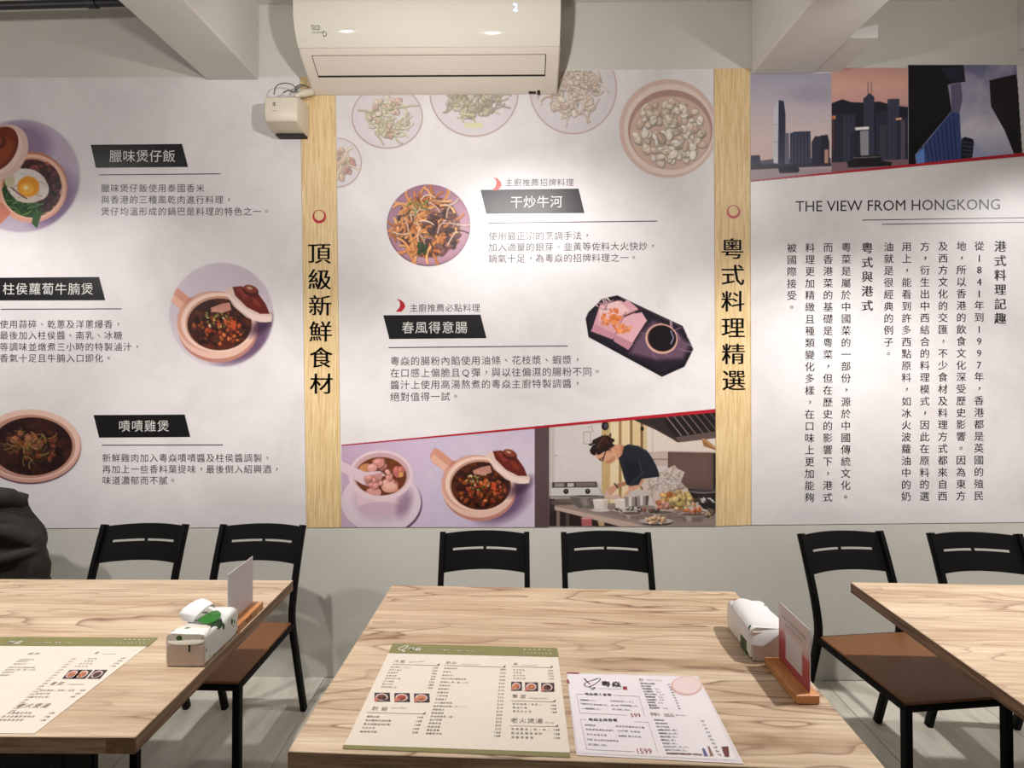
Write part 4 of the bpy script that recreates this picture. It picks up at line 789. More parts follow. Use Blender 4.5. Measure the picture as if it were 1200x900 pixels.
# ================================================================ TABLES
M['ped'] = M['black_metal']
def table(name, label, loc, rz, w, d, seed):
    t = thing(name, label, 'table', (loc[0], loc[1], 0), rz)
    th = 0.036
    top = obj('tabletop', newbox(-w / 2, -d / 2, TZ - 0.003, w / 2, d / 2, TZ, bev=0.0012, seg=1), table_wood('table_laminate_%s' % seed, seed), t)
    obj('edge_band', newbox(-w / 2 + 0.0004, -d / 2 + 0.0004, TZ - th, w / 2 - 0.0004, d / 2 - 0.0004, TZ - 0.003), EDGE, t)
    obj('pedestal', newbox(-0.15, -0.05, 0.015, 0.15, 0.05, TZ - th, bev=0.006), M['ped'], t)
    obj('base_plate', newbox(-0.33, -0.17, 0.0, 0.33, 0.17, 0.016, bev=0.004), M['ped'], t)
    return t
def edge_mat():
    T = NT('table_edge_laminate'); tc = T.n('ShaderNodeTexCoord')
    mp = T.n('ShaderNodeMapping'); mp.inputs['Scale'].default_value = (2.2, 2.2, 40); T.l(tc.outputs['Object'], mp.inputs['Vector'])
    nz = T.n('ShaderNodeTexNoise', i_Scale=2.5, i_Detail=5.0, i_Distortion=0.5); T.l(mp.outputs[0], nz.inputs['Vector'])
    r = ramp(T, [(0.32, (88, 60, 42)), (0.5, (136, 104, 77)), (0.7, (164, 132, 103))]); T.l(nz.outputs['Fac'], r.inputs[0])
    T.l(r.outputs[0], T.b.inputs['Base Color']); T.b.inputs['Roughness'].default_value = 0.5; return T.m
EDGE = edge_mat()
t1 = table('dining_table', 'wood-grain dining table at left, half outside the picture', (-1.405, 1.50), 0, 1.20, 0.786, 3.1)
t2 = table('dining_table', 'central wood-grain dining table carrying two menu sheets', (0.139, 1.443), -0.034, 1.185, 0.786, 8.4)
t3 = table('dining_table', 'wood-grain dining table at right, partly outside the picture', (1.775, 1.485), -0.03, 1.20, 0.786, 14.2)
obj('corner_patch', newbox(0.5985 - 0.06, -0.3934, TZ - 0.034, 0.6002, -0.39, TZ - 0.0035), plain('brown_edge_patch', (104, 70, 30), 0.5, noise=0.3, nscale=60), t1)

# ================================================================ CHAIRS
def make_chair(label, group):
    t = thing('dining_chair', label, 'chair', (0, 0, 0), 0, group)
    W, D, hw = 0.375, 0.42, 0.011
    for s in (-1, 1):
        x = s * (W / 2 - hw)
        rear = spline([(x, 0.125, 0.0), (x, 0.05, 0.27), (x, 0.008, 0.44), (x, 0.02, 0.55), (x, 0.07, 0.70), (x, 0.115, 0.815)], 5)
        obj('leg', sweep(bmesh.new(), rear, 0.022, 0.030), M['black_metal'], t, True)
        obj('leg', sweep(bmesh.new(), [(x, -D + 0.006, 0.0), (x, -D + 0.012, 0.43)], 0.026, 0.026), M['black_metal'], t, True)
    bm = bmesh.new()
    sweep(bm, [(-W / 2 + 0.01, -D + 0.012, 0.432), (W / 2 - 0.01, -D + 0.012, 0.432)], 0.02, 0.022, Vector((0, 1, 0)))
    sweep(bm, [(-W / 2 + 0.01, 0.0, 0.432), (W / 2 - 0.01, 0.0, 0.432)], 0.02, 0.022, Vector((0, 1, 0)))
    for s in (-1, 1): sweep(bm, [(s * (W / 2 - 0.011), -D, 0.432), (s * (W / 2 - 0.011), 0.0, 0.432)], 0.022, 0.024)
    obj('seat_frame', bm, M['black_metal'], t, True)
    obj('seat', newbox(-W / 2 + 0.006, -D + 0.006, 0.438, W / 2 - 0.006, -0.008, 0.452, bev=0.005), M['seat'], t, True)
    bm = bmesh.new(); bow = 0.032
    def band(u0, u1, z0, z1, n=12):
        R = []
        for k in range(n + 1):
            u = u0 + (u1 - u0) * k / n; x = (u - 0.5) * (W - 0.03); yb = bow * (1 - (2 * u - 1) ** 2)
            def y(z): return 0.055 + (z - 0.665) * 0.40 + yb
            lift = 0.004 * (1 - (2 * u - 1) ** 2)
            R.append([bm.verts.new(p) for p in ((x, y(z0) - 0.002, z0 + (lift if z0 < 0.7 else 0)), (x, y(z1) - 0.002, z1 + (lift if z1 > 0.8 else 0)), (x, y(z1) + 0.002, z1 + (lift if z1 > 0.8 else 0)), (x, y(z0) + 0.002, z0 + (lift if z0 < 0.7 else 0)))])
        for a, b in zip(R[:-1], R[1:]):
            for k in range(4): bm.faces.new((a[k], a[(k + 1) % 4], b[(k + 1) % 4], b[k]))
        bm.faces.new(R[0]); bm.faces.new(R[-1][::-1])
    band(0, 1, 0.666, 0.742, 20); band(0, 1, 0.7515, 0.808, 20); band(0, 0.115, 0.7418, 0.7517, 3); band(0.482, 0.518, 0.7418, 0.7517, 2); band(0.885, 1, 0.7418, 0.7517, 3)
    obj('backrest', bm, M['black_metal'], t)
    return t
G = 'black metal dining chairs along the wall'
specs = [(-1.635, 2.20, 0.02, 'black metal chair behind the left table, second from its right end'),
         (-1.118, 2.20, -0.02, 'black metal chair with tan seat at right end of left table'),
         (-0.135, 2.115, 0.01, 'black metal chair behind central table, left of the pair'),
         (0.372, 2.115, 0.0, 'black metal chair behind central table, right of the pair, below the kitchen photo'),
         (1.372, 2.125, 0.11, 'black metal chair with tan seat sticking out beside the right table'),
         (1.905, 2.115, -0.03, 'black metal chair behind right table, at right edge of picture'),
         (-2.41, 2.20, 0.0, 'black chair at far left hidden under a dark brown jacket')]
ch0 = None
for k, (x, y, r, lb) in enumerate(specs):
    if k == 0:
        ch0 = make_chair(lb, G); ch0.location = (x, y, 0); ch0.rotation_euler = (0, 0, r)
    else: dup(ch0, (x, y, 0), r, lb)

# dark jacket over the far-left chair
jk = thing('jacket', 'dark brown jacket draped over the chair back at far left', 'jacket', (-2.40, 2.30, 0.45))
rnd = random.Random(5); bm = bmesh.new(); R = []
nz_, na = 16, 28
for j in range(nz_ + 1):
    v = j / nz_; z = 0.02 + 0.49 * v
    hw = 0.37 - 0.03 * v - 0.13 * max(0, v - 0.55) / 0.45; hd = 0.085 - 0.03 * v
    row = []
    for i in range(na):
        a = 2 * math.pi * i / na; cs, sn = math.cos(a), math.sin(a)
        x = hw * math.copysign(abs(cs) ** 0.6, cs); y = hd * math.copysign(abs(sn) ** 0.7, sn)
        f = 0.010 * math.sin(5 * a + 7 * v) + 0.008 * math.sin(9 * v * 3 + 3 * x * 10)
        if j == nz_: x *= 0.8; y *= 0.3
        row.append(bm.verts.new((x + f * cs, y + f * sn + 0.02 * v - 0.03, z)))
    R.append(row)
for a, b in zip(R[:-1], R[1:]):
    for k in range(na): bm.faces.new((a[k], a[(k + 1) % na], b[(k + 1) % na], b[k]))
bm.faces.new(R[0][::-1]); bm.faces.new(R[-1])
obj('shell', bm, M['cloth'], jk, True)
obj('collar', tube(bmesh.new(), spline([(-0.20, -0.02, 0.47), (-0.05, -0.07, 0.505), (0.10, -0.075, 0.515), (0.20, -0.045, 0.50), (0.235, 0.0, 0.47)], 6), [0.030] * 8 + [0.038] * 12 + [0.032] * 5, 12), M['cloth'], jk, True)
obj('fold', tube(bmesh.new(), spline([(-0.05, -0.10, 0.36), (0.12, -0.105, 0.385), (0.24, -0.085, 0.37), (0.315, -0.04, 0.31)], 6), [0.024] * 12 + [0.03] * 7, 10), M['cloth'], jk, True)
obj('fold', tube(bmesh.new(), spline([(-0.02, -0.11, 0.20), (0.14, -0.115, 0.235), (0.26, -0.095, 0.26), (0.33, -0.045, 0.27)], 6), 0.022, 10), M['cloth'], jk, True)

# ================================================================ THINGS ON THE TABLES
TT = TZ + 0.0006
def tab_plane(a, b, off): return (a, b, TT + 0.0006 + off)
class Sheet:
    """a menu lying on a table: built in its own axes from the measured corners"""
    def __init__(s, label, px, mat, thick=0.0006, lift=0.0):
        s.c = [on_level(*p, TZ + 0.001) for p in px]         # TL, TR, BR, BL
        s.o = Vector(s.c[3]); a = (Vector(s.c[2]) - s.o); s.ang = math.atan2(a.y, a.x); s.w = a.length
        s.ux = a.normalized(); s.uy = Vector((-s.ux.y, s.ux.x)); s.h = (Vector(s.c[0]) - s.o).dot(s.uy); s.lift = lift
        s.t = thing('menu_sheet', label, 'menu', (s.o.x, s.o.y, TT + lift), s.ang)
        L = [s.loc(*c) for c in s.c]; bm = bmesh.new()
        L = [L[3], L[2], L[1], L[0]]
        a = [bm.verts.new((x, y, 0.0)) for x, y in L]; b = [bm.verts.new((x, y, thick)) for x, y in L]
        bm.faces.new(b); bm.faces.new(a[::-1])
        for k in range(4): bm.faces.new((a[k], a[(k + 1) % 4], b[(k + 1) % 4], b[k]))
        obj('paper', bm, mat, s.t); s.thick = thick
    def loc(s, x, y): d = Vector((x, y)) - s.o; return (d.dot(s.ux), d.dot(s.uy))
    def p(s, px, py): return s.loc(*on_level(px, py, TZ + 0.001))
    def ink(s, off): return Ink(lambda a, b, o: (a, b, s.thick + o), off)
    def quad(s, ink, pts): ink.poly([s.p(*q) for q in pts][::-1])
    def row(s, ink, text, p0, p1, size, off=0.0):
        """text laid from photo point p0 to p1 (centre line of the letters)"""
        a, b = Vector(s.p(*p0)), Vector(s.p(*p1)); n = len(text)
        for k, chh in enumerate(text):
            q = a.lerp(b, (k + 0.5) / n); put(ink, chh, q.x, q.y, size, off)
    def word(s, ink, text, p0, p1, cap, off=0.0):
        v, f = glyph(text, 0.0); mx, w = v[:, 0].min(), max(1e-6, np.ptp(v[:, 0])); h = v[:, 1].max(); a, b = Vector(s.p(*p0)), Vector(s.p(*p1))
        d = b - a; L = d.length; ux = d / L; uy = Vector((-ux.y, ux.x))
        ink.add([tuple(a + ux * ((q[0] - mx) / w * L) + uy * (q[1] / h * cap)) for q in v], f)
def z1(a, b): return (400 + a / 6.43, 750 + b / 6.43)
def z2(a, b): return (540 + a / 6.43, 750 + b / 6.43)
def z3(a, b): return (660 + a / 5.455, 780 + b / 5.455)
CREAM = plain('menu_cream', (226, 216, 200), 0.35, noise=0.02, nscale=8); GREEN = plain('menu_green', (128, 124, 72), 0.35, noise=0.06, nscale=60)
MINK = plain('menu_ink', (44, 36, 36), 0.4); MGREY = plain('menu_grey_ink', (128, 118, 108), 0.4); MWHITE = plain('menu_white_ink', (240, 238, 232), 0.4); TAUPE = plain('menu_taupe', (112, 98, 78), 0.4)
def lerp2(a, b, t): return (a[0] + (b[0] - a[0]) * t, a[1] + (b[1] - a[1]) * t)
def logo(s, zf, x0, y0, k, mat, off=0.0012):
    """loose brush bowl with the two shop characters; zf converts local drawing units"""
    ink = s.ink(off)
    def stroke(pts, w):
        P = [Vector(s.p(*zf(x0 + a * k, y0 + b * k))) for a, b in pts]; P = [Vector((q.x, q.y)) for q in spline([(q.x, q.y, 0) for q in P], 5)]
        for a, b in zip(P[:-1], P[1:]):
            d = (b - a); n = Vector((-d.y, d.x)).normalized() * w / 2
            ink.poly([a - n, b - n, b + n, a + n])
    stroke([(100, 0), (104, 10), (90, 26), (64, 44), (30, 58), (8, 54), (2, 40), (20, 26), (50, 16), (92, 2)], 0.0022)
    stroke([(30, 58), (50, 66), (72, 62), (60, 74), (44, 76)], 0.0022)
    return ink
# --- centre menu with green header
s = Sheet('cream menu sheet with green header band lying on the central table', [(460.3, 754.4), (652.8, 759.6), (668.5, 887.8), (401.5, 877.5)], CREAM)
ink = s.ink(0.0006); s.quad(ink, [(460.3, 754.4), (652.8, 759.6), (654.9, 770.2), (455.2, 765.6)]); ink.done('header_band', GREEN, s.t); ink = s.ink(0.0006); s.quad(ink, [(402.3, 873.2), (667.9, 882.3), (668.5, 887.8), (401.5, 877.5)]); ink.done('footer_band', GREEN, s.t)
ink = logo(s, z1, 432, 42, 0.66, MWHITE); s.row(ink, '粵焱', z1(502, 68), z1(606, 74), 0.0175, 0.03)
s.row(ink, '中式餐廳料理', z1(700, 78), z1(838, 82), 0.0062, 0.02); s.row(ink, '熱炒', z1(870, 83), z1(912, 84), 0.0062, 0.02); s.row(ink, '煲湯', z1(946, 85), z1(992, 87), 0.0062, 0.02)
s.row(ink, '新北市板橋區', z2(462, 74), z2(685, 78), 0.0056, 0.03); s.row(ink, '訂位專線電話號碼', z2(462, 100), z2(688, 106), 0.0052, 0.03); ink.done('lettering', MWHITE, s.t)
ink = s.ink(0.0006)
s.row(ink, '冷菜', z1(392, 160), z1(484, 165), 0.0135, -0.01); s.row(ink, '熱炒', z1(785, 172), z1(875, 176), 0.0135, -0.01); s.row(ink, '粉飯', z1(222, 516), z1(360, 522), 0.0150, -0.01)
s.row(ink, '蒸', z2(395, 182), z2(432, 184), 0.0125, -0.01); s.row(ink, '青菜', z2(378, 424), z2(500, 430), 0.0150, -0.01); s.row(ink, '老火煲湯', z2(372, 606), z2(622, 614), 0.0175, -0.01)
ink.done('section_title', MGREY, s.t)
ink = s.ink(0.0006)
for a, b, w in ((z1(510, 172), z1(625, 166), 'Cold dish'), (z1(905, 186), z2(130, 190), 'Quick fried'), (z1(378, 518), z1(495, 518), 'Noodles'), (z2(462, 193), z2(570, 195), 'Steamed'), (z2(520, 442), z2(655, 446), 'Vegetable'), (z2(636, 628), z2(705, 630), 'Soup')): s.word(ink, w, a, b, 0.0042, -0.01)
ink.done('small_caption', MGREY, s.t)
ink = s.ink(0.0006)
for a, b in ((z1(385, 184), z1(738, 194)), (z1(775, 193), z2(335, 208)), (z1(190, 548), z1(632, 560)), (z2(385, 203), z2(690, 210)), (z2(378, 460), z2(712, 468)), (z2(368, 650), z2(732, 655))):
    s.quad(ink, [(a[0], a[1] - 0.2), (b[0], b[1] - 0.2), (b[0], b[1] + 0.2), (a[0], a[1] + 0.2)])
    ink.poly([s.p(b[0], b[1]), s.p(b[0] - 3.4, b[1]), s.p(b[0] + 0.6, b[1] - 2.8)][::-1])
ink.done('rule_line', TAUPE, s.t)
ink = s.ink(0.0006)
def rows(texts, a0, a1, w0, w1, prices, q0, q1, pw, size=0.0072, slope=0.024):
    size *= 0.82
    n = len(texts)
    for k, tx in enumerate(texts):
        t = k / max(1, n - 1); p = lerp2(a0, a1, t); w = w0 + (w1 - w0) * t
        s.row(ink, tx, p, (p[0] + w * len(tx), p[1] + w * len(tx) * slope), size, 0.0)
    n = len(prices)
    for k, tx in enumerate(prices):
        p = lerp2(q0, q1, k / max(1, n - 1)); s.word(ink, tx, p, (p[0] + pw, p[1] + pw * slope), 0.0055, 0.01)
rows(['港式泡菜(小份)', '涼拌小黃瓜', '醉雞腿片', '皮蛋豆腐', '蒜泥白肉小盤', '口水嫩雞', '鹽水毛豆', '滷味拼盤小份'], z1(368, 205), z1(296, 355), 3.05, 3.2, ['200', '180', '220', '240', '200', '190', '180', '160'], z1(692, 216), z1(650, 368), 5.6)
rows(['臘味炒飯', '生炒臘腸牛肉炒飯', '粵焱招牌揚州炒飯', '干炒牛河', '臘味煲仔飯'], z1(192, 578), z1(138, 692), 3.8, 4.1, ['168', '168', '168', '168', '238'], z1(572, 590), z1(532, 706), 6.6, 0.0085)
rows(['蒜蓉蒸粉絲', '清蒸魚', '蠔油牛肉', '黑椒牛柳炒麵飯套餐', '咕咾肉(豬/雞)小份', '蒜香排骨', '鹹酥蝦仁', '椒鹽豆腐', '三杯中卷', '宮保雞丁', 'XO醬炒時蔬', '鹹魚雞粒豆腐(大/小)', '豉椒鳳爪', '避風塘蝦', '乾煸四季豆(素)', '金沙豆腐', '蔥爆牛肉', '麻婆豆腐', '糖醋里肌', '西蘭花牛肉'], z1(772, 215), z1(634, 706), 3.2, 3.9, ['280', '220', '260', '220', '230', '210', '210', '210', '210', '210', '210', '210', '210', '250', '210', '210', '320', '210', '165', '168'], z2(295, 228), z2(252, 732), 7.0, 0.0078)
rows(['清蒸鱸魚', '蒜蓉蝦', '豉汁排骨', '蒸蛋豆腐'], z2(390, 226), z2(392, 290), 3.6, 3.8, ['290', '330', '190', '190'], z2(656, 238), z2(662, 300), 6.2)
rows(['蒜炒時蔬(季節)', '蠔油芥蘭', '腐乳空心菜'], z2(386, 484), z2(388, 538), 4.4, 4.6, ['168', '168', '168'], z2(676, 500), z2(682, 552), 6.6, 0.0082)
rows(['清燉雞湯(例/份)', '西洋菜陳腎湯例', '花旗蔘燉湯'], z2(374, 672), z2(374, 735), 5.3, 5.5, ['138', '138', '138'], z2(702, 686), z2(706, 748), 6.6, 0.0088)
ink.done('dish_list', MINK, s.t)
def mini(zf, x, y, w, h, seed, kind, s=None, bg=(60, 44, 52)):
    C = Canvas(0, 0, 30, 18, 1.6, bg, seed); C.ell(14, 9, 12, 7.5, (222, 200, 196)); C.ell(14, 9.5, 9, 5.5, kind[0]); C.chunks(14, 9.5, 7, 4, 16, 1.6, kind, 1.4); C.ell(3, 14, 4, 4, (206, 120, 100))
    o = s.p(*zf(x, y + h)); e = s.p(*zf(x + w, y + h)); u = s.p(*zf(x, y))
    def pl(X, Y):
        a = X / 30; b = 1 - Y / 18; return np.stack([o[0] + (e[0] - o[0]) * a + (u[0] - o[0]) * b, o[1] + (e[1] - o[1]) * a + (u[1] - o[1]) * b, np.full(X.shape, s.thick + 0.0009)], -1)
    C.build('dish_picture', pl, M['print'], s.t)
RD = [(190, 80, 60), (150, 50, 40), (220, 120, 100)]; BR = [(110, 60, 40), (80, 40, 30), (60, 32, 24)]; OR = [(206, 120, 70), (220, 150, 110), (180, 90, 60)]
for k, (x, kd) in enumerate(((250, BR), (400, RD), (548, OR))): mini(z1, x, 400 + k * 3, 118, 66, 40 + k, kd, s)
for k, (x, kd) in enumerate(((380, OR), (484, OR), (606, BR))): mini(z2, x, 318 + k * 4, 82 if k == 0 else 100, 66, 44 + k, kd, s)

# --- second menu, white, two set meals
WH = plain('menu_white', (232, 226, 228), 0.3, noise=0.02, nscale=8); FILM = plain('laminate_film', (222, 214, 216), 0.15)
s = Sheet('white laminated set-meal menu with prices 599 and 1599', [(663.6, 788.6), (818, 792.4), (871.5, 895.2), (675.5, 885.0)], FILM)
ink = s.ink(0.0005); ink.poly([s.p(*q) for q in ((664.6, 790), (814, 793.6), (821, 799), (862.5, 889.2), (864, 891.3), (677.5, 882.4))][::-1]); ink.done('printed_face', WH, s.t)
ink = logo(s, z3, 134, 82, 0.98, MINK); s.row(ink, '粵焱', z3(240, 118), z3(372, 124), 0.0235, 0.03); ink.done('lettering', MINK, s.t)
ink = s.ink(0.001); s.quad(ink, [z3(380, 136), z3(408, 137), z3(410, 158), z3(383, 157)]); s.word(ink, '599', z3(434, 332), z3(498, 334), 0.0125, 0.004); s.word(ink, '1599', z3(478, 566), z3(572, 568), 0.0145, 0.004); s.row(ink, '本店保留菜單內容調整之權利，敬請見諒', z3(660, 564), z3(885, 572), 0.006, 0.02)
for a, b, c, d in ((128, 84, 175, 122), (130, 86, 150, 100)): s.quad(ink, [z3(a, b), z3(a + 8, b), z3(c + 2, d), z3(c - 6, d)])
s.quad(ink, [z3(20, 45), z3(104, 48), z3(102, 54), z3(22, 52)]); s.quad(ink, [z3(22, 90), z3(34, 92), z3(42, 118), z3(28, 118)])
ink.done('red_print', plain('menu_red_ink', (150, 40, 60), 0.4), s.t)
ink = s.ink(0.001)
s.word(ink, 'CANTONESE DINING', z3(222, 150), z3(374, 156), 0.003, 0.01)
def box_lines(q):
    for a, b in zip(q[:-1], q[1:]):
        dx, dy = b[0] - a[0], b[1] - a[1]
        if abs(dx) > abs(dy): s.quad(ink, [(a[0], a[1] - 0.15), (b[0], b[1] - 0.15), (b[0], b[1] + 0.15), (a[0], a[1] + 0.15)]) if dx > 0 else s.quad(ink, [(b[0], b[1] - 0.15), (a[0], a[1] - 0.15), (a[0], a[1] + 0.15), (b[0], b[1] + 0.15)])
        else: s.quad(ink, [(a[0] - 0.15, a[1]), (a[0] + 0.15, a[1]), (b[0] + 0.15, b[1]), (b[0] - 0.15, b[1])]) if dy > 0 else s.quad(ink, [(b[0] - 0.15, b[1]), (b[0] + 0.15, b[1]), (a[0] + 0.15, a[1]), (a[0] - 0.15, a[1])])
box_lines([z3(130, 186), z3(84, 184), z3(108, 306), z3(410, 320)]); box_lines([z3(315, 192), z3(484, 200), z3(522, 326)]); box_lines([z3(150, 350), z3(110, 346), z3(150, 540), z3(455, 554)]); box_lines([z3(455, 362), z3(544, 366), z3(605, 560)])
ink.done('frame_line', TAUPE, s.t)
ink = s.ink(0.001)
s.row(ink, '粵焱雙人套餐', z3(136, 184), z3(310, 190), 0.0105, 0.02); s.row(ink, '粵焱全席套餐', z3(160, 348), z3(348, 352), 0.0105, 0.02)
for tx, a, b in (('嘖嘖雞煲(小)', (108, 222), (208, 226)), ('生菜蝦鬆鳳爪(份)', (298, 228), (452, 236)), ('豉椒炒牛河', (114, 246), (184, 250)), ('清炒時蔬(份)', (190, 252), (292, 256)), ('豉汁蒸', (306, 256), (356, 260)), ('蜂蜜燒鴨飯(份)', (364, 256), (486, 264)), ('XO醬蘿蔔糕(份)', (118, 276), (244, 282)), ('杏仁豆腐(兩份)', (312, 282), (440, 288)),
                 ('嘖嘖雞煲', (136, 382), (208, 386)), ('春風得意腸粉拼乳豬', (334, 390), (520, 400)), ('蒜香避風塘排骨蝦仁', (142, 410), (328, 420)), ('三杯中卷', (344, 420), (414, 423)), ('咕咾肉', (426, 424), (494, 428)), ('清炒時蔬豆腐', (148, 442), (280, 450)), ('金銀蛋', (352, 452), (406, 455)), ('楊州炒飯', (412, 455), (500, 460)), ('例湯', (152, 474), (188, 477)), ('老火西洋菜陳腎湯', (196, 478), (354, 486)), ('杏仁豆腐(六份)', (160, 506), (288, 514))): s.row(ink, tx, z3(*a), z3(*b), 0.0062, 0.0)
for k, tx in enumerate(['港式點心拼盤', '蝦仁腸粉', '牛肉腸粉 2入', '叉燒酥包 2入', '蜜汁叉燒包 2入', '鮮蝦燒賣 3入', '水晶蝦餃 3入', '珍珠雞 2入', '蘿蔔糕', '馬拉糕份 2入']):
    s.row(ink, tx, z3(492 + k * 6.6, 116 + k * 17.4), z3(492 + k * 7.4 + len(tx) * 15.5, 119 + k * 17.4), 0.0068, 0.01); s.word(ink, str([58, 68, 88, 68, 98, 88, 98, 78, 68, 58][k]), z3(668 + k * 7.6, 126 + k * 17.2), z3(684 + k * 7.6, 127 + k * 17.2), 0.0045)
for k, tx in enumerate(['鴛鴦奶茶', '港式凍檸茶', '可口汽水瓶', '絲襪奶茶杯(熱)', '檸檬薏仁水(杯)', '楊枝甘露(份)', '酸梅湯(杯)', '金桔茶(杯)', '紅豆冰沙杯(大/小)', '凍檸七汽水杯(大)']):
    s.row(ink, tx, z3(580 + k * 7.6, 350 + k * 21.4), z3(580 + k * 8.2 + len(tx) * 16, 353 + k * 21.4), 0.0062, 0.0); s.word(ink, str([50, 60, 40, 55, 65, 90, 50, 60, 80, 70][k]), z3(880 + k * 12.2, 362 + k * 24), z3(902 + k * 12.2, 363 + k * 24), 0.0048)
ink.done('dish_list', MINK, s.t)
ink = s.ink(0.001); s.row(ink, '點', z3(484, 92), z3(516, 93), 0.0115, 0.0); s.word(ink, 'Dim Sum', z3(534, 97), z3(630, 102), 0.0045); s.row(ink, '飲料', z3(562, 312), z3(614, 316), 0.0125); s.row(ink, '甜品', z3(645, 318), z3(710, 322), 0.0125); s.word(ink, 'Drinks', z3(722, 324), z3(785, 326), 0.0045); ink.done('section_title', MGREY, s.t)
ink = s.ink(0.001)
def disc(cx, cy, rx, ry, n=28): ink.poly([s.p(*z3(cx + rx * math.cos(-2 * math.pi * k / n), cy + ry * math.sin(-2 * math.pi * k / n))) for k in range(n)])
disc(788, 132, 100, 62); ink.done('plate_print', plain('menu_blush', (220, 178, 172), 0.35), s.t)
ink = s.ink(0.0014); disc(790, 130, 90, 54); ink.done('plate_print', plain('menu_pale_blush', (228, 208, 204), 0.35), s.t)
ink = s.ink(0.0014); s.quad(ink, [z3(1012, 524), z3(1056, 520), z3(1062, 586), z3(1034, 586)]); ink.done('drink_picture', plain('cola_print', (110, 50, 50), 0.35), s.t)
ink = s.ink(0.0014); s.quad(ink, [z3(888, 532), z3(902, 532), z3(926, 582), z3(902, 582)]); ink.done('drink_picture', plain('blue_bottle_print', (96, 100, 140), 0.35), s.t)
ink = s.ink(0.0014); s.quad(ink, [z3(924, 520), z3(934, 520), z3(962, 580), z3(940, 582)]); ink.done('drink_picture', plain('amber_bottle_print', (140, 110, 90), 0.35), s.t)

# --- left menu (mostly the same sheet, pinker light)
def zl(a, b): return (a / 5.295, 730 + b / 5.295)
s = Sheet('cream menu sheet with green header band lying on the left table', [(-130, 746.0), (185, 747.4), (40.6, 859.6), (-345, 858.0)], CREAM)
ink = s.ink(0.0006); s.quad(ink, [(-130, 746.0), (185, 747.4), (173.6, 757.6), (-150, 756.4)]); ink.done('header_band', GREEN, s.t)
ink = s.ink(0.0012); s.row(ink, '粵焱', zl(45, 122), zl(140, 124), 0.0175, 0.03); s.row(ink, '中式餐廳料理', zl(200, 124), zl(320, 125), 0.0065, 0.02); s.row(ink, '熱炒', zl(340, 124), zl(380, 125), 0.0062, 0.02); s.row(ink, '煲湯', zl(405, 124), zl(445, 125), 0.0062, 0.02); s.row(ink, '新北市板橋區', zl(760, 104), zl(940, 106), 0.0056, 0.03); s.row(ink, '訂位專線電話號碼', zl(712, 126), zl(905, 128), 0.0052, 0.03); ink.done('lettering', MWHITE, s.t)
ink = s.ink(0.0006); s.row(ink, '熱炒', zl(170, 192), zl(252, 192), 0.0135); s.row(ink, '蒸', zl(580, 188), zl(620, 188), 0.0125); s.row(ink, '青菜', zl(310, 378), zl(400, 378), 0.015); s.row(ink, '老火煲湯', zl(108, 514), zl(310, 514), 0.0175); s.word(ink, 'Steamed', zl(636, 196), zl(715, 196), 0.0042); s.word(ink, 'Vegetable', zl(412, 385), zl(520, 385), 0.0042); ink.done('section_title', MGREY, s.t)
ink = s.ink(0.0006)
slx = lambda y: -(y - 200) * 1.14
for k, (tx, x, y) in enumerate([('蒜蓉蒸粉絲', 120, 228), ('清蒸魚片', 100, 240), ('蠔油牛肉', 84, 256), ('黑椒牛柳炒麵飯套餐', 48, 278), ('咕咾肉(豬/雞)小份', 30, 292), ('蒜香排骨', 12, 308), ('鹹酥蝦仁', -8, 326)]): s.row(ink, tx, zl(x, y), zl(x + 19 * len(tx), y), 0.0068, 0.0)
for tx, x, y in (('清蒸鱸', 540, 223), ('蒜蓉蝦', 520, 238), ('豉汁排骨', 490, 254), ('蒸蛋豆腐', 462, 271)): s.row(ink, tx, zl(x, y), zl(x + 21 * len(tx), y), 0.0062, 0.0)
for tx, x, y in (('蒜炒時蔬(季節)豆腐', 245, 420), ('蠔油芥蘭', 222, 440), ('腐乳空心菜', 190, 461)): s.row(ink, tx, zl(x, y), zl(x + 22 * len(tx), y), 0.0070, 0.0)
for tx, x, y in (('清燉雞湯例份', 44, 560), ('西洋菜陳腎湯例份', 10, 582), ('花旗蔘燉湯例', -10, 604)): s.row(ink, tx, zl(x, y), zl(x + 26 * len(tx), y), 0.0074, 0.0)
for k in range(20):
    y = 222 + k * 17; s.word(ink, '210', zl(452 + slx(y) * 1.02 + 10, y + 6), zl(480 + slx(y) * 1.02 + 10, y + 6), 0.0052)
for x, y, w in ((742, 224, '290'), (724, 240, '330'), (702, 256, '190'), (682, 273, '190'), (492, 424, '168'), (462, 444, '168'), (430, 464, '168'), (300, 566, '138'), (272, 588, '138'), (248, 610, '138')): s.word(ink, w, zl(x, y), zl(x + 30, y), 0.0055)
ink.done('dish_list', MINK, s.t)
for k, (x, kd) in enumerate(((384, OR), (448, OR), (540, BR))):
    C = Canvas(0, 0, 30, 18, 1.6, (60, 44, 52), 50 + k); C.ell(14, 9, 12, 7.5, (222, 200, 196)); C.ell(14, 9.5, 9, 5.5, kd[0]); C.chunks(14, 9.5, 7, 4, 16, 1.6, kd, 1.4)
    o, e, u = s.p(*zl(x, 348)), s.p(*zl(x + 80, 348)), s.p(*zl(x + 50, 293))
    C.build('dish_picture', (lambda X, Y, o=o, e=e, u=u, s=s: np.stack([o[0] + (e[0] - o[0]) * X / 30 + (u[0] - o[0]) * (1 - Y / 18), o[1] + (e[1] - o[1]) * X / 30 + (u[1] - o[1]) * (1 - Y / 18), np.full(X.shape, s.thick + 0.0009)], -1)), M['print'], s.t)

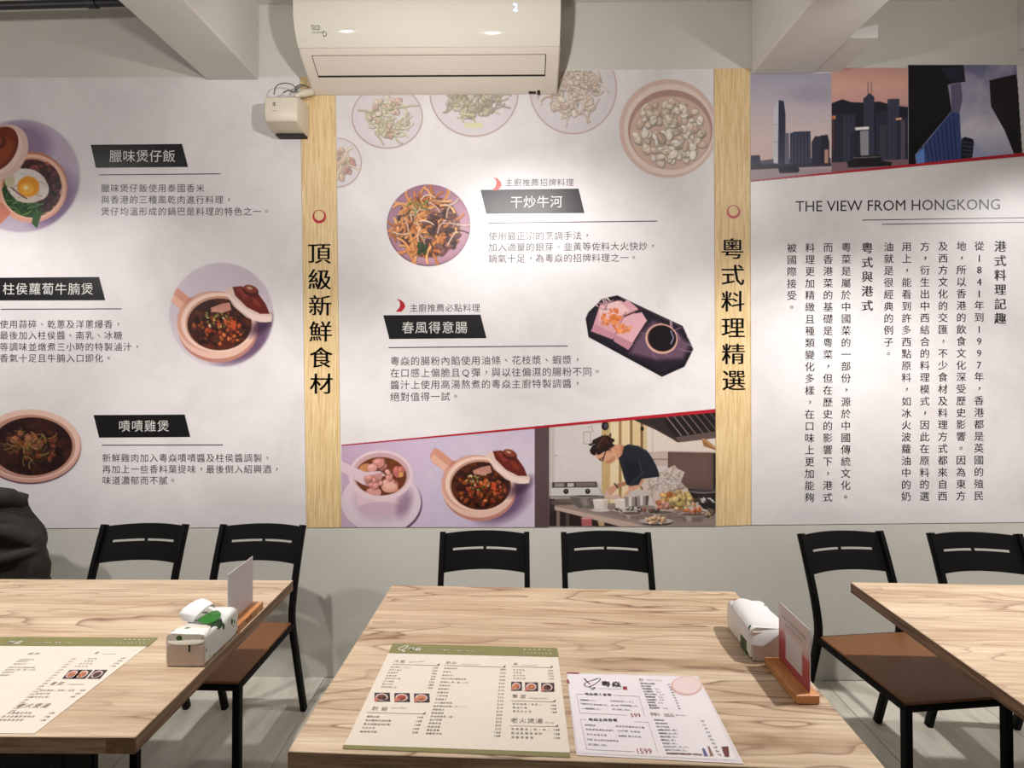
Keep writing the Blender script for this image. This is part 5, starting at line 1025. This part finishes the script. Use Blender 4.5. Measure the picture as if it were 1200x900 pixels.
# ---------------------------------------------------------------- tissue packs
def wrap_mat():
    """white plastic film with scattered green leaf print"""
    T = NT('tissue_film'); tc = T.n('ShaderNodeTexCoord')
    v = T.n('ShaderNodeTexVoronoi', i_Scale=26.0); mpv = T.n('ShaderNodeMapping'); mpv.inputs['Scale'].default_value = (1.0, 1.9, 1.2); mpv.inputs['Rotation'].default_value = (0.3, 0.2, 0.7); T.l(tc.outputs['Object'], mpv.inputs['Vector']); T.l(mpv.outputs[0], v.inputs['Vector'])
    nz = T.n('ShaderNodeTexNoise', i_Scale=42.0, i_Detail=2.0); T.l(tc.outputs['Object'], nz.inputs['Vector'])
    ad = T.n('ShaderNodeMath', operation='MULTIPLY_ADD'); ad.inputs[1].default_value = 0.35; T.l(nz.outputs['Fac'], ad.inputs[0]); T.l(v.outputs['Distance'], ad.inputs[2])
    r = ramp(T, [(0.40, (34, 92, 36)), (0.43, (70, 128, 58)), (0.45, (232, 234, 228)), (1.0, (236, 236, 232))]); T.l(ad.outputs[0], r.inputs[0])
    T.l(r.outputs[0], T.b.inputs['Base Color']); T.b.inputs['Roughness'].default_value = 0.22
    b2 = T.n('ShaderNodeTexNoise', i_Scale=28.0, i_Detail=3.0); T.l(tc.outputs['Object'], b2.inputs['Vector'])
    bp = T.n('ShaderNodeBump', i_Strength=0.5, i_Distance=0.004); T.l(b2.outputs['Fac'], bp.inputs['Height']); T.l(bp.outputs[0], T.b.inputs['Normal'])
    return T.m
FILMG = wrap_mat(); LEAF = plain('leaf_green_print', (40, 118, 34), 0.25, noise=0.25, nscale=40); LEAFD = plain('dark_green_print', (22, 66, 30), 0.3, noise=0.3, nscale=60)
def pack_body(w, l, h, open_end=True):
    """soft brick: sides bulge, far end gathered; origin bottom centre of near end, length along +y"""
    bm = bmesh.new(); R = []; n = 12; rn = random.Random(4)
    prof_ = []
    for a in range(24):
        t = 2 * math.pi * a / 24; c, sn = math.cos(t), math.sin(t)
        prof_.append((math.copysign(abs(c) ** 0.28, c) * 0.5, math.copysign(abs(sn) ** 0.32, sn) * 0.5 + 0.5))
    for j in range(n + 1):
        v = j / n; k = 1 - 0.10 * max(0, (v - 0.82) / 0.18) ** 2 + 0.02 * math.sin(v * 9)
        top = h * (1 + 0.06 * math.sin(v * 7 + 1)) * (1 - 0.12 * max(0, (v - 0.85) / 0.15) ** 2)
        R.append([bm.verts.new((x * w * k + rn.uniform(-.0008, .0008), v * l, max(0.0, z * top + (rn.uniform(-.0015, .0015) if z > 0.3 else 0)))) for x, z in prof_])
    for a, b in zip(R[:-1], R[1:]):
        for k in range(24): bm.faces.new((a[k], a[(k + 1) % 24], b[(k + 1) % 24], b[k]))
    bm.faces.new(R[0][::-1]); bm.faces.new(R[-1]); return bm
def patch(name, pts, mat, parent, th=0.0012, lv=2):
    """thin curved film patch through a grid of points"""
    bm = bmesh.new(); g = [[bm.verts.new(p) for p in row] for row in pts]
    for a, b in zip(g[:-1], g[1:]):
        for k in range(len(a) - 1): bm.faces.new((a[k], a[k + 1], b[k + 1], b[k]))
    o = obj(name, bm, mat, parent, True); md = o.modifiers.new('thickness', 'SOLIDIFY'); md.thickness = th; md.offset = 0
    sb = o.modifiers.new('smooth', 'SUBSURF'); sb.levels = lv; sb.render_levels = lv
    return o
# centre pack
t = thing('tissue_pack', 'green and white tissue pack with tissue hanging out, on central table', 'tissue pack', (0.668, 1.398, TT), -0.02)
obj('wrapper', pack_body(0.108, 0.175, 0.084), FILMG, t, True)
obj('tissue_stack', newbox(-0.049, -0.0035, 0.003, 0.049, 0.004, 0.079, bev=0.003), M['tissue_side'], t)
sd = -0.0555
obj('green_label', newbox(sd, 0.022, 0.006, sd + 0.004, 0.062, 0.056, bev=0.0015), LEAFD, t)
patch('leaf_print', [[(0.002, 0.070, 0.0905), (0.020, 0.066, 0.0905), (0.045, 0.066, 0.088)], [(-0.006, 0.098, 0.0915), (0.016, 0.098, 0.0935), (0.044, 0.094, 0.088)], [(0.006, 0.118, 0.0905), (0.016, 0.116, 0.0925), (0.030, 0.112, 0.0905)]], LEAF, t)
patch('tissue', [[(-0.060, 0.122, 0.060), (-0.054, 0.136, 0.088), (-0.030, 0.146, 0.104), (0.000, 0.138, 0.101), (0.026, 0.122, 0.095)],
                 [(-0.0640, 0.085, 0.052), (-0.059, 0.088, 0.088), (-0.034, 0.090, 0.102), (0.002, 0.084, 0.098), (0.036, 0.080, 0.095)],
                 [(-0.0640, 0.042, 0.050), (-0.058, 0.042, 0.088), (-0.034, 0.042, 0.098), (0.004, 0.036, 0.094), (0.042, 0.038, 0.094)],
                 [(-0.0620, 0.006, 0.050), (-0.056, 0.002, 0.085), (-0.032, -0.002, 0.094), (0.004, -0.002, 0.091), (0.040, 0.002, 0.091)],
                 [(-0.0580, -0.008, 0.046), (-0.044, -0.012, 0.046), (-0.028, -0.014, 0.040), (-0.006, -0.012, 0.058), (0.026, -0.008, 0.082)]], M['tissue'], t, 0.0009, 2)
# left pack
t = thing('tissue_pack', 'green and white tissue pack with big green leaf, on left table', 'tissue pack', (-0.858, 1.362, TT), 0.0)
obj('wrapper', pack_body(0.104, 0.165, 0.080), FILMG, t, True)
obj('tissue_stack', newbox(-0.049, -0.0035, 0.002, 0.049, 0.004, 0.058, bev=0.003), M['tissue_side'], t)
patch('wrapper_flap', [[(-0.055, -0.004, 0.058), (-0.02, -0.006, 0.057), (0.02, -0.006, 0.057), (0.054, -0.004, 0.060)], [(-0.05, 0.010, 0.080), (-0.02, 0.004, 0.072), (0.02, 0.002, 0.076), (0.052, 0.008, 0.082)], [(-0.045, 0.045, 0.085), (-0.01, 0.045, 0.084), (0.02, 0.045, 0.087), (0.047, 0.045, 0.084)]], plain('clear_film', (222, 214, 196), 0.25), t)
patch('leaf_print', [[(-0.012, 0.058, 0.088), (0.010, 0.045, 0.090), (0.035, 0.040, 0.088)], [(-0.008, 0.082, 0.091), (0.018, 0.078, 0.100), (0.046, 0.062, 0.086)], [(0.006, 0.112, 0.089), (0.024, 0.108, 0.096), (0.044, 0.096, 0.086)]], LEAF, t)
patch('leaf_print', [[(0.030, 0.030, 0.087), (0.050, 0.032, 0.078)], [(0.040, 0.062, 0.088), (0.0545, 0.060, 0.062)], [(0.044, 0.085, 0.086), (0.054, 0.084, 0.066)]], LEAFD, t)
patch('tissue', [[(-0.070, 0.088, 0.078), (-0.045, 0.074, 0.076), (-0.012, 0.062, 0.082)],
                 [(-0.075, 0.078, 0.101), (-0.045, 0.068, 0.100), (-0.008, 0.060, 0.099)],
                 [(-0.060, 0.105, 0.112), (-0.030, 0.094, 0.112), (0.004, 0.084, 0.110)],
                 [(-0.040, 0.142, 0.119), (-0.012, 0.128, 0.121), (0.014, 0.108, 0.116)],
                 [(-0.034, 0.148, 0.090), (-0.008, 0.134, 0.092), (0.012, 0.114, 0.090)]], M['tissue'], t, 0.002, 1)
obj('seal_mark', newbox(0.010, -0.0065, 0.040, 0.0135, -0.0035, 0.058, bev=0.0008), M['dark'], t)

# ---------------------------------------------------------------- signs in wooden blocks
def sign(label, x, y0, plate_dx, y_len, front):
    t = thing('card_holder', label, 'sign', (x, y0, TT), 0)
    obj('wooden_base', newbox(-0.027, 0, 0, 0.027, 0.158, 0.020, bev=0.002), M['oak'], t)
    card = plain('card_back', (226, 220, 224), 0.25)
    obj('card', newbox(plate_dx - 0.001, 0.010, 0.0185, plate_dx + 0.001, 0.155, 0.166, bev=0.0004, seg=1), card, t)
    if front:       # printed face looks toward -x
        fx = plate_dx - 0.0013
        C = Canvas(0, 0, 145, 147, 0.8, (230, 214, 212), 61); n = C.noise(45)
        e = np.clip((C.Y - 72 + (n - 0.5) * 70) / 14, 0, 1)[..., None]; C.C = C.C * (1 - e) + np.array((196, 76, 84)) * e
        e = np.clip((C.Y - 40 + (n - 0.5) * 60) / 40, 0, 1)[..., None] * 0.35; C.C = C.C * (1 - e) + np.array((214, 130, 130)) * e
        C.poly([(35, 58), (112, 58), (112, 128), (35, 128)], (232, 226, 226))
        def pl(X, Y): return np.stack([np.full(X.shape, fx), 0.155 - X * 0.001, 0.166 - Y * 0.001], -1)
        C.build('printed_face', pl, M['print'], t)
        ink = Ink(lambda a, b, off: (fx - 0.0004, 0.155 - a, 0.166 - b), 0)
        for k, (s_, y, sz) in enumerate((('掃描加入會員好友享優惠', 0.028, 0.0095), ('用餐完畢歡迎留言', 0.042, 0.008))):
            for i, chh in enumerate(s_):
                v, f = glyph(chh, 0.0); cx_ = 0.0725 + (i - (len(s_) - 1) / 2) * 0.0105
                ink.add([(cx_ + (q[0] - 0.5) * sz, y - (q[1] - 0.38) * sz) for q in v], f)
        ink.done('lettering', MGREY, t)
    else:
        ink = Ink(lambda a, b, off: (0.0276, a, b), 0)
        for i, chh in enumerate('粵焱'): put(ink, chh, 0.055 + i * 0.020, 0.0105, 0.012, 0.03)
        ink.done('lettering', plain('burnt_mark', (96, 50, 24), 0.6), t)
    return t
sign('pink card sign in wooden base standing beside tissue pack on central table', 0.671, 1.226, 0.010, 0.165, True)
sign('blank white card back in wooden base behind tissue pack on left table', -0.838, 1.525, -0.006, 0.14, False)

for o in _fo.values(): bpy.data.objects.remove(o, do_unlink=True)
